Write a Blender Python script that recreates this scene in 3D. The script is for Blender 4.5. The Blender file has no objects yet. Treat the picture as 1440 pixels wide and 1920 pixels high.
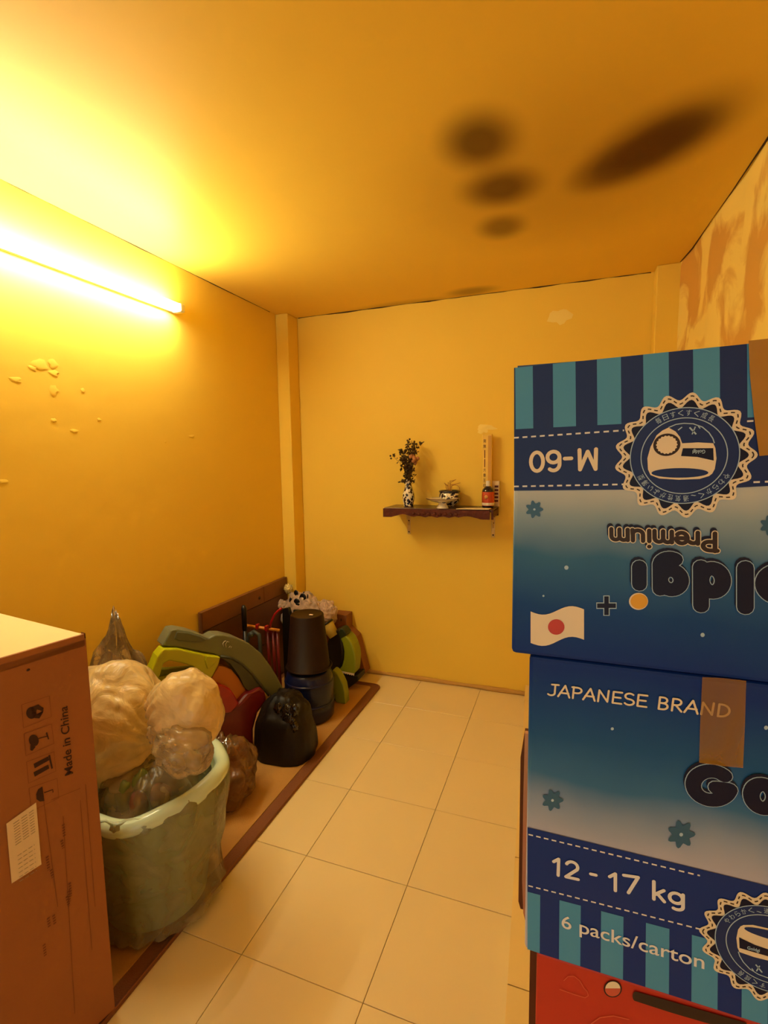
import bpy, bmesh, math, random
from mathutils import Vector, Matrix, noise
from mathutils.geometry import tessellate_polygon
R_ = random.Random(7)
S = bpy.context.scene
COL = S.collection
PI = math.pi
# ------------------------------------------------------------------ camera
F, YAW, PIT, ROL, CH = 923.5, .3556, .1030, -.0141, 1.4842
fw = Vector((-math.sin(YAW)*math.cos(PIT), math.cos(YAW)*math.cos(PIT), -math.sin(PIT)))
r0 = Vector((math.cos(YAW), math.sin(YAW), 0)); u0 = r0.cross(fw)
rt = math.cos(ROL)*r0 + math.sin(ROL)*u0
up = -math.sin(ROL)*r0 + math.cos(ROL)*u0
CP = Vector((0, 0, CH))
cam = bpy.data.cameras.new('camera'); co = bpy.data.objects.new('camera', cam); COL.objects.link(co)
cam.lens = F/1920*36; cam.sensor_width = 36; cam.sensor_fit = 'AUTO'; cam.clip_start = .02
co.matrix_world = Matrix(((rt.x, up.x, -fw.x, 0), (rt.y, up.y, -fw.y, 0), (rt.z, up.z, -fw.z, CH), (0, 0, 0, 1)))
S.camera = co
# ------------------------------------------------------------------ world, exposure
W = bpy.data.worlds.new('world'); S.world = W; W.use_nodes = True
W.node_tree.nodes['Background'].inputs[0].default_value = (1, .96, .80, 1)
W.node_tree.nodes['Background'].inputs[1].default_value = 1.0
S.view_settings.view_transform = 'Standard'; S.view_settings.look = 'None'
S.view_settings.gamma = 1; S.view_settings.use_curve_mapping = False
S.view_settings.exposure = 0.0
LAMP_COL = (1, .97, .74); LAMP_POW = 96.0
# ------------------------------------------------------------------ geometry from sight lines
def ray(x, y):
    return rt*((x-720)/F) - up*((y-960)/F) + fw
def hit(q, p, n):
    d = ray(*q); n = Vector(n); t = (Vector(p)-CP).dot(n)/d.dot(n)
    return CP + d*t
def aty(q, y): return hit(q, (0, y, 0), (0, 1, 0))
def atx(q, x): return hit(q, (x, 0, 0), (1, 0, 0))
def atz(q, z): return hit(q, (0, 0, z), (0, 0, 1))
XL, YE, H = -1.862, 3.097, 2.4735
# ------------------------------------------------------------------ materials
def lin(h):
    h = h.lstrip('#'); v = [int(h[i:i+2], 16)/255 for i in (0, 2, 4)]
    return tuple(((c+.055)/1.055)**2.4 if c > .04045 else c/12.92 for c in v)+(1,)
MATS = {}
def mat(name, col, rough=.6, bump=0, bscale=40, var=0, vscale=5, coat=0, metal=0, spec=.5, sss=0):
    if name in MATS: return MATS[name]
    m = bpy.data.materials.new(name); m.use_nodes = True; nt = m.node_tree; b = nt.nodes['Principled BSDF']
    c = lin(col) if isinstance(col, str) else tuple(col)+(1,)
    b.inputs['Base Color'].default_value = c; b.inputs['Roughness'].default_value = rough
    b.inputs['Metallic'].default_value = metal; b.inputs['Coat Weight'].default_value = coat
    b.inputs['Specular IOR Level'].default_value = spec
    tc = nt.nodes.new('ShaderNodeTexCoord')
    if var:
        n = nt.nodes.new('ShaderNodeTexNoise'); n.inputs['Scale'].default_value = vscale; n.inputs['Detail'].default_value = 5
        nt.links.new(tc.outputs['Object'], n.inputs[0])
        mx = nt.nodes.new('ShaderNodeMix'); mx.data_type = 'RGBA'
        mx.inputs[6].default_value = tuple(x*(1-var) for x in c[:3])+(1,)
        mx.inputs[7].default_value = tuple(min(1, x*(1+var)) for x in c[:3])+(1,)
        nt.links.new(n.outputs[0], mx.inputs[0]); nt.links.new(mx.outputs[2], b.inputs['Base Color'])
    if bump:
        n = nt.nodes.new('ShaderNodeTexNoise'); n.inputs['Scale'].default_value = bscale; n.inputs['Detail'].default_value = 4
        nt.links.new(tc.outputs['Object'], n.inputs[0])
        bp = nt.nodes.new('ShaderNodeBump'); bp.inputs['Strength'].default_value = bump; bp.inputs['Distance'].default_value = .01
        nt.links.new(n.outputs[0], bp.inputs['Height']); nt.links.new(bp.outputs[0], b.inputs['Normal'])
    MATS[name] = m; return m
def film(name, col, alpha=.5, rough=.25, bump=.6, bscale=22, trans=.5):
    m = bpy.data.materials.new(name); m.use_nodes = True; nt = m.node_tree; nt.nodes.clear()
    N, L = nt.nodes.new, nt.links.new
    out = N('ShaderNodeOutputMaterial'); tc = N('ShaderNodeTexCoord')
    n = N('ShaderNodeTexNoise'); n.inputs['Scale'].default_value = bscale; n.inputs['Detail'].default_value = 5; n.inputs['Distortion'].default_value = 1.5
    L(tc.outputs['Object'], n.inputs[0])
    bp = N('ShaderNodeBump'); bp.inputs['Strength'].default_value = bump; bp.inputs['Distance'].default_value = .02; L(n.outputs[0], bp.inputs['Height'])
    d = N('ShaderNodeBsdfDiffuse'); d.inputs[0].default_value = lin(col); L(bp.outputs[0], d.inputs['Normal'])
    t = N('ShaderNodeBsdfTranslucent'); t.inputs[0].default_value = lin(col); L(bp.outputs[0], t.inputs['Normal'])
    g = N('ShaderNodeBsdfGlossy'); g.inputs['Roughness'].default_value = rough; L(bp.outputs[0], g.inputs['Normal'])
    tr = N('ShaderNodeBsdfTransparent')
    a = N('ShaderNodeMixShader'); a.inputs[0].default_value = trans; L(d.outputs[0], a.inputs[1]); L(t.outputs[0], a.inputs[2])
    fr = N('ShaderNodeFresnel'); fr.inputs[0].default_value = 1.45; L(bp.outputs[0], fr.inputs['Normal'])
    b = N('ShaderNodeMixShader'); L(fr.outputs[0], b.inputs[0])
    c = N('ShaderNodeMixShader'); L(a.outputs[0], c.inputs[2]); L(tr.outputs[0], c.inputs[1])
    mr = N('ShaderNodeMapRange'); L(n.outputs[0], mr.inputs[0]); mr.inputs[1].default_value = .3; mr.inputs[2].default_value = .7
    mr.inputs[3].default_value = max(0, alpha-.15); mr.inputs[4].default_value = min(1, alpha+.15)
    L(mr.outputs[0], c.inputs[0]); L(c.outputs[0], b.inputs[1]); L(g.outputs[0], b.inputs[2]); L(b.outputs[0], out.inputs[0])
    MATS[name] = m; return m
# plaster with blotches: spots = [(x,y,z, rx,ry,rz, rotz, strength, colour)], soft stains that are part of the paint
def plaster(name, col, rough, spots=(), bump=.15, patches=None, var=.04):
    m = mat(name, col, rough, bump=bump, bscale=9, var=var, vscale=2.2, spec=.2); nt = m.node_tree; N, L = nt.nodes.new, nt.links.new
    b = nt.nodes['Principled BSDF']; cur = b.inputs['Base Color'].links[0].from_socket
    tc = N('ShaderNodeTexCoord')
    if patches:
        pc, sc, lo, hi = patches
        mp = N('ShaderNodeMapping'); mp.inputs['Scale'].default_value = (1, 1, .8); L(tc.outputs['Object'], mp.inputs[0])
        n = N('ShaderNodeTexNoise'); n.inputs['Scale'].default_value = sc; n.inputs['Detail'].default_value = 6; n.inputs['Distortion'].default_value = .8
        L(mp.outputs[0], n.inputs[0])
        mr = N('ShaderNodeMapRange'); mr.inputs[1].default_value = lo; mr.inputs[2].default_value = hi; L(n.outputs[0], mr.inputs[0])
        mx = N('ShaderNodeMix'); mx.data_type = 'RGBA'; mx.inputs[7].default_value = lin(pc)
        L(mr.outputs[0], mx.inputs[0]); L(cur, mx.inputs[6]); cur = mx.outputs[2]
    for (x, y, z, rx, ry, rz, rot, st, sc) in spots:
        mp = N('ShaderNodeMapping'); mp.vector_type = 'TEXTURE'
        mp.inputs['Location'].default_value = (x, y, z); mp.inputs['Rotation'].default_value = (0, 0, rot); mp.inputs['Scale'].default_value = (rx, ry, rz)
        L(tc.outputs['Object'], mp.inputs[0])
        g = N('ShaderNodeTexGradient'); g.gradient_type = 'SPHERICAL'; L(mp.outputs[0], g.inputs[0])
        mr = N('ShaderNodeMapRange'); mr.interpolation_type = 'SMOOTHSTEP'; mr.inputs[1].default_value = 0; mr.inputs[2].default_value = .8
        mr.inputs[4].default_value = st; L(g.outputs[1], mr.inputs[0])
        mx = N('ShaderNodeMix'); mx.data_type = 'RGBA'; mx.inputs[7].default_value = lin(sc)
        L(mr.outputs[0], mx.inputs[0]); L(cur, mx.inputs[6]); cur = mx.outputs[2]
    L(cur, b.inputs['Base Color']); return m
def zgrad(name, stops, z0, z1, rough=.5, coat=.04):
    """printed colour gradient of a carton, bottom z0 to top z1"""
    m = mat(name, '#ffffff', rough, coat=coat); nt = m.node_tree; N, L = nt.nodes.new, nt.links.new
    m.node_tree.nodes['Principled BSDF'].inputs['Specular IOR Level'].default_value = .2
    tc = N('ShaderNodeTexCoord'); sp = N('ShaderNodeSeparateXYZ'); L(tc.outputs['Object'], sp.inputs[0])
    n = N('ShaderNodeTexNoise'); n.inputs['Scale'].default_value = 7; L(tc.outputs['Object'], n.inputs[0])
    w = N('ShaderNodeMath'); w.operation = 'MULTIPLY_ADD'; w.inputs[1].default_value = .05; L(n.outputs[0], w.inputs[0]); L(sp.outputs[2], w.inputs[2])
    mr = N('ShaderNodeMapRange'); mr.inputs[1].default_value = z0+.025; mr.inputs[2].default_value = z1+.025; L(w.outputs[0], mr.inputs[0])
    cr = N('ShaderNodeValToRGB'); L(mr.outputs[0], cr.inputs[0])
    el = cr.color_ramp.elements
    el[0].position, el[0].color = stops[0][0], lin(stops[0][1]); el[1].position, el[1].color = stops[-1][0], lin(stops[-1][1])
    for p, c in stops[1:-1]: e = el.new(p); e.color = lin(c)
    L(cr.outputs[0], nt.nodes['Principled BSDF'].inputs['Base Color']); return m
# ------------------------------------------------------------------ mesh builder
class MB:
    def __init__(s): s.v = []; s.f = []; s.m = []; s.mats = []; s.sm = []
    def mi(s, m):
        if m not in s.mats: s.mats.append(m)
        return s.mats.index(m)
    def add(s, vs, fs, m, smooth=False):
        o = len(s.v); s.v += [tuple(v) for v in vs]; k = s.mi(m)
        for f in fs: s.f.append(tuple(i+o for i in f)); s.m.append(k); s.sm.append(smooth)
        return s
    def box(s, a, b, m, M=None):
        x0, y0, z0 = a; x1, y1, z1 = b
        vs = [Vector(p) for p in ((x0,y0,z0),(x1,y0,z0),(x1,y1,z0),(x0,y1,z0),(x0,y0,z1),(x1,y0,z1),(x1,y1,z1),(x0,y1,z1))]
        if M: vs = [M @ v for v in vs]
        return s.add(vs, [(3,2,1,0),(4,5,6,7),(0,1,5,4),(1,2,6,5),(2,3,7,6),(3,0,4,7)], m)
    def poly(s, pts, m):                      # flat, maybe concave
        t = tessellate_polygon([[Vector(p) for p in pts]])
        return s.add(pts, [tuple(x) for x in t], m)
    def prism(s, pts, vec, m, smooth=False):
        n = len(pts); pts = [Vector(p) for p in pts]; vec = Vector(vec)
        t = tessellate_polygon([pts])
        fs = [tuple(x) for x in t] + [tuple(i+n for i in reversed(x)) for x in t]
        s.add(list(pts)+[p+vec for p in pts], fs, m)
        o = len(s.v)-2*n; k = s.mi(m)
        for i in range(n):
            j = (i+1) % n; s.f.append((o+i, o+j, o+n+j, o+n+i)); s.m.append(k); s.sm.append(smooth)
        return s
    def tube(s, path, r, m, n=10, closed=False, flat=1.0):
        path = [Vector(p) for p in path]; N = len(path)
        rs = r if isinstance(r, (list, tuple)) else [r]*N
        vs = []; prev = None
        for i, p in enumerate(path):
            a = path[(i-1) % N] if (i or closed) else path[0]; b = path[(i+1) % N] if (i < N-1 or closed) else path[-1]
            t = (b-a).normalized()
            if prev is None:
                prev = t.orthogonal().normalized()
                if abs(t.z) < .9: prev = Vector((0,0,1))
            e = (prev - t*prev.dot(t)).normalized(); prev = e; g = t.cross(e)
            for k in range(n):
                w = 2*PI*k/n; vs.append(p + e*math.cos(w)*rs[i] + g*math.sin(w)*rs[i]*flat)
        fs = []
        for i in range(N if closed else N-1):
            for k in range(n):
                j = (i+1) % N; fs.append((i*n+k, i*n+(k+1) % n, j*n+(k+1) % n, j*n+k))
        if not closed: fs += [tuple(reversed(range(n))), tuple((N-1)*n+k for k in range(n))]
        return s.add(vs, fs, m, True)
    def lathe(s, prof, m, c=(0,0,0), n=32, M=None, wob=None, smooth=True):
        vs = []; c = Vector(c)
        for (r, z) in prof:
            for k in range(n):
                a = 2*PI*k/n; q = r + (wob(a, z) if wob else 0)
                v = Vector((q*math.cos(a), q*math.sin(a), z)); v = (M @ v) if M else v
                vs.append(v + c)
        fs = [(i*n+k, i*n+(k+1) % n, (i+1)*n+(k+1) % n, (i+1)*n+k) for i in range(len(prof)-1) for k in range(n)]
        if prof[0][0] > 1e-4: fs.append(tuple(reversed(range(n))))
        if prof[-1][0] > 1e-4: fs.append(tuple((len(prof)-1)*n+k for k in range(n)))
        return s.add(vs, fs, m, smooth)
    def blob(s, c, rad, m, sub=4, amp=.1, fr=3, seed=0, fold=0, nf=9, axis=(0,0,1), floor=None, shape=None, hf=1, boxy=1):
        bm = bmesh.new(); bmesh.ops.create_icosphere(bm, subdivisions=sub, radius=1)
        ax = Vector(axis).normalized(); e = ax.orthogonal().normalized(); g = ax.cross(e); off = Vector((seed*3.1, seed*1.7, seed))
        vs = []
        for v in bm.verts:
            p = v.co.copy()
            k = 1 + amp*noise.noise(p*fr+off) + hf*(amp*.5*(1-2*abs(noise.noise(p*fr*2.3+off))) - amp*.25 + amp*.25*noise.noise(p*fr*6+off))
            if fold:
                a = math.atan2(p.dot(g), p.dot(e)); h = p.dot(ax)
                k += fold*max(0, h+.2)**1.6*(abs(math.sin(a*nf/2+2*noise.noise(p*2+off)))-.6)
            pp = p if boxy == 1 else Vector([math.copysign(abs(c_)**boxy, c_) for c_ in p])
            q = Vector((pp.x*rad[0], pp.y*rad[1], pp.z*rad[2]))*k
            if shape: q = shape(q, p)
            q = q + Vector(c)
            if floor is not None and q.z < floor: q.z = floor + (q.z-floor)*.02
            if floor is not None: q.z = max(q.z, floor)
            vs.append(q)
        s.add(vs, [tuple(x.index for x in f.verts) for f in bm.faces], m, True); bm.free(); return s
    def build(s, name, parent=None, bevel=0, kind=None, shift=None):
        me = bpy.data.meshes.new(name); me.from_pydata(s.v, [], s.f)
        for m in s.mats: me.materials.append(m)
        me.polygons.foreach_set('material_index', s.m); me.polygons.foreach_set('use_smooth', s.sm); me.update()
        bm = bmesh.new(); bm.from_mesh(me); bmesh.ops.recalc_face_normals(bm, faces=bm.faces); bm.to_mesh(me); bm.free()
        o = bpy.data.objects.new(name, me); COL.objects.link(o)
        if parent is not None:
            o.parent = parent
            if parent.type == 'EMPTY' or True:
                o.matrix_parent_inverse = pinv(parent)
        if bevel:
            b = o.modifiers.new('bevel', 'BEVEL'); b.width = bevel; b.segments = 2; b.limit_method = 'ANGLE'
        if kind: o['kind'] = kind
        return o
def wloc(o):
    l = o.location.copy(); 
    return l if o.parent is None else l + Vector((0,0,0))
def pinv(p):
    return Matrix.Translation(-p.location) if p.parent is None else Matrix()
def thing(name, label, cat, loc, group=None):
    o = bpy.data.objects.new(name, None); COL.objects.link(o); o.location = loc; o.empty_display_size = .05
    o['label'] = label; o['category'] = cat
    if group: o['group'] = group
    return o
def tag(o, label, cat, group=None):
    o['label'] = label; o['category'] = cat
    if group: o['group'] = group
    return o
def struct(mb, name, parent=None, **k):
    o = mb.build(name, parent, **k)
    if parent is None: o['kind'] = 'structure'
    return o
TXT = {}
def glyphs(body, offset=0, font_bold=0):
    key = (body, offset)
    if key in TXT: return TXT[key]
    c = bpy.data.curves.new('tmp', 'FONT'); c.body = body; c.offset = offset; c.resolution_u = 5; c.fill_mode = 'FRONT'
    o = bpy.data.objects.new('tmp', c); COL.objects.link(o); bpy.context.view_layer.update()
    me = o.to_mesh(); vs = [v.co.copy() for v in me.vertices]; fs = [tuple(p.vertices) for p in me.polygons]
    o.to_mesh_clear(); bpy.data.objects.remove(o); bpy.data.curves.remove(c)
    TXT[key] = (vs, fs); return TXT[key]
def text(mb, body, a, b, c, m, nrm, eps=.0006, offset=0, bold=0, spacing=None):
    """letters from point a to b along the baseline, c = top of the capitals above a"""
    a, b, c = Vector(a), Vector(b), Vector(c); e1 = b-a; e2 = c-a; n = Vector(nrm)
    ref, _ = glyphs(body, bold); vs, fs = glyphs(body, bold+offset)
    x0 = min(v.x for v in ref); x1 = max(v.x for v in ref)
    mb.add([a + e1*((v.x-x0)/(x1-x0)) + e2*(v.y/.69) + n*eps for v in vs], fs, m)
    return mb
def strip(mb, pts, w, m, nrm, dash=None):
    """flat printed line on a plane"""
    n = Vector(nrm); pts = [Vector(p) for p in pts]
    L = [0]
    for i in range(1, len(pts)): L.append(L[-1]+(pts[i]-pts[i-1]).length)
    def at(d):
        for i in range(1, len(pts)):
            if d <= L[i]+1e-9:
                t = (d-L[i-1])/max(1e-9, L[i]-L[i-1]); return pts[i-1].lerp(pts[i], t)
        return pts[-1]
    segs = [(0, L[-1])]
    if dash:
        segs = []; d = 0
        while d < L[-1]: segs.append((d, min(d+dash[0], L[-1]))); d += dash[0]+dash[1]
    for s0, s1 in segs:
        ds = [s0]+[l for l in L if s0 < l < s1]+[s1]; P = [at(d) for d in ds]
        vs = []
        for i, p in enumerate(P):
            t = (P[min(i+1, len(P)-1)]-P[max(i-1, 0)]).normalized(); sd = n.cross(t)*w/2
            vs += [p+sd, p-sd]
        mb.add(vs, [(2*i, 2*i+1, 2*i+3, 2*i+2) for i in range(len(P)-1)], m)

# ================================================================== SETTING
SOOT = '#2a1206'
yel = '#f7d052'
m_wall = plaster('wall_paint', yel, .55, bump=.12)
m_left = plaster('left_wall_paint', yel, .5, bump=.15)
m_right = plaster('peeling_wall_paint', '#dca64e', .6, bump=.3, patches=('#fbdc74', 3.2, .44, .52))
m_ceil = plaster('ceiling_paint', '#f6cc4e', .5, bump=.05, spots=[
    (-.28, 1.66, H, .17, .21, .5, 0, .85, SOOT), (-.25, 1.955, H, .20, .19, .5, .2, .85, SOOT), (-.285, 2.265, H, .14, .16, .5, 0, .65, SOOT),
    (.23, 1.89, H, .36, .23, .5, -.75, .97, SOOT), (.13, 1.97, H, .22, .15, .5, -.6, .6, SOOT), (.30, 1.83, H, .15, .14, .5, -.6, .6, SOOT), (.0, 1.95, H, .8, .75, .5, 0, .35, '#7a4510'),
    (-.55, 3.02, H, .2, .1, .5, 0, .5, SOOT), (-1.0, 3.1, H, .5, .1, .5, 0, .3, SOOT)])
m_tile = mat('floor_tile', '#efd9a4', .32, bump=.02, bscale=8, var=.05, vscale=3)
m_grout = mat('grout', '#84643a', .9)
m_crack = mat('crack', '#3a220c', .9)
YB = -2.2
# left wall, end wall, right wall as slabs
struct(MB().box((XL-.1, YB, 0), (XL, YE, H), m_left), 'wall_left')
wl = bpy.data.objects['wall_left']
wb = struct(MB().box((XL-.1, YE, 0), (.75, YE+.1, H), m_wall), 'wall_back')
RW = [(3.1, .52), (2.99, .523), (2.83, .541), (2.5, .553), (2.3, .562), (1.98, .570), (1.4, .58), (.6, .59), (YB, .6)]
b = MB()
def rough_wall():
    ys = []; 
    for i in range(len(RW)-1):
        k = 24 if RW[i][0] > -1 else 1
        n = max(2, int(abs(RW[i][0]-RW[i+1][0])/.04))
        for j in range(n): t = j/n; ys.append((RW[i][0]*(1-t)+RW[i+1][0]*t, RW[i][1]*(1-t)+RW[i+1][1]*t))
    ys.append(RW[-1]); nz = 62; vs = []
    for (y, x) in ys:
        for k in range(nz+1):
            z = H*k/nz; d = noise.noise(Vector((y*3, z*2, 1))); d2 = noise.noise(Vector((y*9, z*5, 4)))
            pl = .006 if noise.noise(Vector((y*4, z*2, 9))) > .08 else 0
            vs.append((x + .006*d + .003*d2 + pl*(0 if z > H-.05 else 1), y, z))
    n = nz+1; fs = [(i*n+k, (i+1)*n+k, (i+1)*n+k+1, i*n+k+1) for i in range(len(ys)-1) for k in range(nz)]
    o = len(vs); vs += [(.75, YB, 0), (.75, 3.1, 0), (.75, 3.1, H), (.75, YB, H)]
    b.add(vs, fs, m_right, True); b.add([], [], m_right)
    b.f.append((o, o+1, o+2, o+3)); b.m.append(0); b.sm.append(False)
rough_wall(); struct(b, 'wall_right')
struct(MB().box((XL-.1, YB, H), (.75, YE+.1, H+.1), m_ceil), 'ceiling')
ceil = bpy.data.objects['ceiling']
# columns in the corners
struct(MB().box((XL, 2.965, 0), (-1.768, YE, H), m_wall), 'trim_1', bevel=.006)
struct(MB().box((.4147, 3.0, 0), (.56, YE, H), m_wall), 'trim_2', bevel=.006)
# rough cement fillet along the end wall
b = MB(); pts = [(x, YE-.006+.004*noise.noise(Vector((x*6, 0, 0))), .012) for x in [-1.75+.05*i for i in range(44)]]
b.tube(pts, [.014+.006*noise.noise(Vector((p[0]*4, 3, 0))) for p in pts], mat('cement', '#c79a4e', .8, bump=.4), n=8); struct(b, 'baseboard_back')
# cracks between ceiling and walls
def crack(path, r, parent):
    b = MB(); P = [Vector(p)+Vector((0, 0, -.003*abs(noise.noise(Vector(p)*14)))) for p in path]
    b.tube(P, [max(.0008, r*(1+1.6*noise.noise(Vector(p)*9))) for p in path], m_crack, n=6); o = b.build('crack', parent); return o
crack([(x, YE-.001, H) for x in [-1.76+.03*i for i in range(73)]], .0026, ceil)
crack([(XL+.001, y, H) for y in [.6+.05*i for i in range(47)]], .0018, ceil)
crack([(.528+.002*i*.0, 2.99-.04*i*.0, H) for i in range(2)] if False else [(x-.004, y, H) for (y, x) in RW[1:7]], .0022, ceil)
# peeling flakes on the left wall (each its own) and patches on the end wall
def flake(q0, w, h, seed, parent, plane='x', t=.004, m=None):
    c = atx(q0, XL) if plane == 'x' else aty(q0, YE)
    n = 16; pts = []
    for k in range(n):
        a = 2*PI*k/n; r = 1+.7*noise.noise(Vector((math.cos(a)*1.5+seed, math.sin(a)*1.5, seed)))
        uu, vv = w*r*math.cos(a), h*r*math.sin(a)
        pts.append((XL, c.y+uu, c.z+vv) if plane == 'x' else (c.x+uu, YE, c.z+vv))
    cc = Vector((XL+t, c.y, c.z-h*.5)) if plane == 'x' else Vector((c.x, YE-t, c.z))
    ring = [Vector(p).lerp(cc, .3) for p in pts]
    for i, p in enumerate(ring):
        k = t*(1.0+.5*noise.noise(p*40))
        if plane == 'x': p.x = XL+k
        else: p.y = YE-k
    b = MB(); b.add([Vector(p) for p in pts]+ring+[cc], [(i, (i+1) % n, n+(i+1) % n, n+i) for i in range(n)]+[(n+i, n+(i+1) % n, 2*n) for i in range(n)], m or m_left, True)
    return b.build('paint_flake', parent)
for i, (q, w, h) in enumerate([((75, 685), .035, .018), ((98, 682), .02, .02), ((62, 690), .02, .01), ((30, 712), .028, .009), ((100, 733), .02, .018), ((102, 700), .02, .012),
        ((155, 732), .01, .01), ((100, 788), .012, .008), ((140, 808), .018, .008), ((185, 787), .01, .006), ((360, 818), .022, .008), ((5, 903), .02, .008), ((310, 828), .007, .005)]):
    flake(q, w, h, i+1, wl, t=.0010)
m_patch = plaster('pale_patch', '#ffe27c', .5, bump=.1)
flake((1050, 592), .055, .045, 31, wb, 'y', .0012, m_patch)
flake((910, 802), .06, .018, 33, wb, 'y', .0015, m_patch)
flake((905, 808), .03, .02, 35, wb, 'y', .0015, m_patch)
# floor slab with single tiles
fl = struct(MB().box((XL-.1, YB, -.08), (.75, YE+.1, -.004), m_grout), 'floor')
tm = {}
def tile(x0, x1, y0, y1, z, parent, m=None):
    k = (round(x1-x0, 3), round(y1-y0, 3), (m or m_tile).name)
    if k not in tm:
        bb = MB(); w, d = k[0], k[1]; g = .0009; c = .0012
        vs = [(g, g, -.01), (w-g, g, -.01), (w-g, d-g, -.01), (g, d-g, -.01), (g, g, -c), (w-g, g, -c), (w-g, d-g, -c), (g, d-g, -c),
              (g+c, g+c, 0), (w-g-c, g+c, 0), (w-g-c, d-g-c, 0), (g+c, d-g-c, 0)]
        bb.add(vs, [(0,1,5,4),(1,2,6,5),(2,3,7,6),(3,0,4,7),(4,5,9,8),(5,6,10,9),(6,7,11,10),(7,4,8,11),(8,9,10,11)], m or m_tile)
        me = bpy.data.meshes.new('tile'); me.from_pydata(bb.v, [], bb.f); me.materials.append(m or m_tile); tm[k] = me
    o = bpy.data.objects.new('tile', tm[k]); COL.objects.link(o); o.parent = parent
    o.location = (x0, y0, z+R_.uniform(-.0004, .0004))
X0, Y0 = -.8938, 1.5087
xs = [XL]+[X0+.4*i for i in range(-2, 5)]; xs = [x for x in xs if XL <= x < .6]+[.6]
ys = [YB]+[Y0+.4*j for j in range(-9, 5)]; ys = [y for y in ys if YB <= y < YE-.01]+[YE]
for i in range(len(xs)-1):
    for j in range(len(ys)-1):
        if xs[i+1]-xs[i] > .02 and ys[j+1]-ys[j] > .02: tile(xs[i], xs[i+1], ys[j], ys[j+1], 0, fl)
# low tiled step along the right wall
ZP = .07
m_step = mat('step_tile', '#f3d690', .35, var=.05)
pA, pB = atz((985, 1300), ZP), atz((950, 1916), ZP)
def stx(y): return pA.x + (pB.x-pA.x)*(y-pA.y)/(pB.y-pA.y)
stp = struct(MB().prism([(stx(3.095)+.004, 3.095, 0), (.55, 3.095, 0), (.6, .2, 0), (stx(.2)+.004, .2, 0)], (0, 0, ZP-.006), m_grout), 'trim_3')
yj = [.2, .52, .87, atz((975, 1853), ZP).y, 1.68, 2.08, 2.48, 2.88, 3.09]; yj = sorted(yj)
for i in range(len(yj)-1):
    y0, y1 = yj[i]+.0015, yj[i+1]-.0015
    jit = R_.uniform(-.003, .003)
    a, c2 = stx(y0)+jit, stx(y1)+jit
    bb = MB().prism([(a, y0, ZP-.006), (.545, y0, ZP-.006), (.545, y1, ZP-.006), (c2, y1, ZP-.006)], (0, 0, .006), m_step)
    bb.prism([(a-.002, y0, .001), (a+.004, y0, .001), (c2+.004, y1, .001), (c2-.002, y1, .001)], (0, 0, ZP-.002), m_step); bb.build('tile', stp)

# ================================================================== TUBE LAMP
m_em = bpy.data.materials.new('lit_tube'); m_em.use_nodes = True
nt = m_em.node_tree; nt.nodes.clear(); e = nt.nodes.new('ShaderNodeEmission'); o_ = nt.nodes.new('ShaderNodeOutputMaterial')
e.inputs[0].default_value = LAMP_COL+(1,); e.inputs[1].default_value = LAMP_POW; nt.links.new(e.outputs[0], o_.inputs[0])
m_metal = mat('lamp_metal', '#d8c9a0', .4); m_cap = mat('lamp_cap', '#efe6cf', .5)
lamp = thing('tube_lamp', 'long glowing fluorescent tube lamp fixed high on the left wall', 'lamp', (XL, 1.44, 2.24))
LY0, LY1 = .84, 2.03
MB().box((XL+.001, LY0, 2.230), (XL+.024, LY1, 2.262), m_metal).build('housing', lamp, bevel=.003)
MB().tube([(XL+.055, LY0+.03, 2.247), (XL+.055, LY1-.03, 2.247)], .0195, m_em, n=16).build('tube', lamp)
for y0, y1 in ((LY0, LY0+.03), (LY1-.03, LY1)):
    MB().box((XL+.020, y0, 2.226), (XL+.075, y1, 2.268), m_cap).build('end_cap', lamp, bevel=.006)

# ================================================================== RUG ON THE FLOOR
m_rug = mat('rug_top', '#bb8a44', .75, bump=.3, bscale=150, var=.12); m_rugb = mat('rug_border', '#7d4a26', .7, bump=.4, bscale=200)
rug = thing('floor_mat', 'long brown floor mat with darker border along the left wall under the pile', 'mat', (-1.49, 1.75, .001))
rx1, ry0, ry1, r = -1.118, .35, 2.925, .03
def rrect(x0, y0, x1, y1, r, z):
    P = []
    for cx, cy, a0 in ((x1-r, y0+r, -90), (x1-r, y1-r, 0), (x0+r, y1-r, 90), (x0+r, y0+r, 180)):
        for k in range(5): a = math.radians(a0+22.5*k); P.append((cx+r*math.cos(a), cy+r*math.sin(a), z))
    return P
MB().prism(rrect(XL+.01, ry0, rx1, ry1, .045, .001), (0, 0, .008), m_rugb).build('backing', rug)
MB().prism(rrect(XL+.06, ry0+.05, rx1-.055, ry1-.05, .02, .0092), (0, 0, .003), m_rug).build('field', rug)
b = MB(); b.tube(rrect(XL+.018, ry0+.008, rx1-.004, ry1-.008, .045, .010), .004, mat('rug_edge', '#7d4822', .7), n=8, closed=True); b.build('edge_piping', rug)
ZR = .0125

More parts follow.
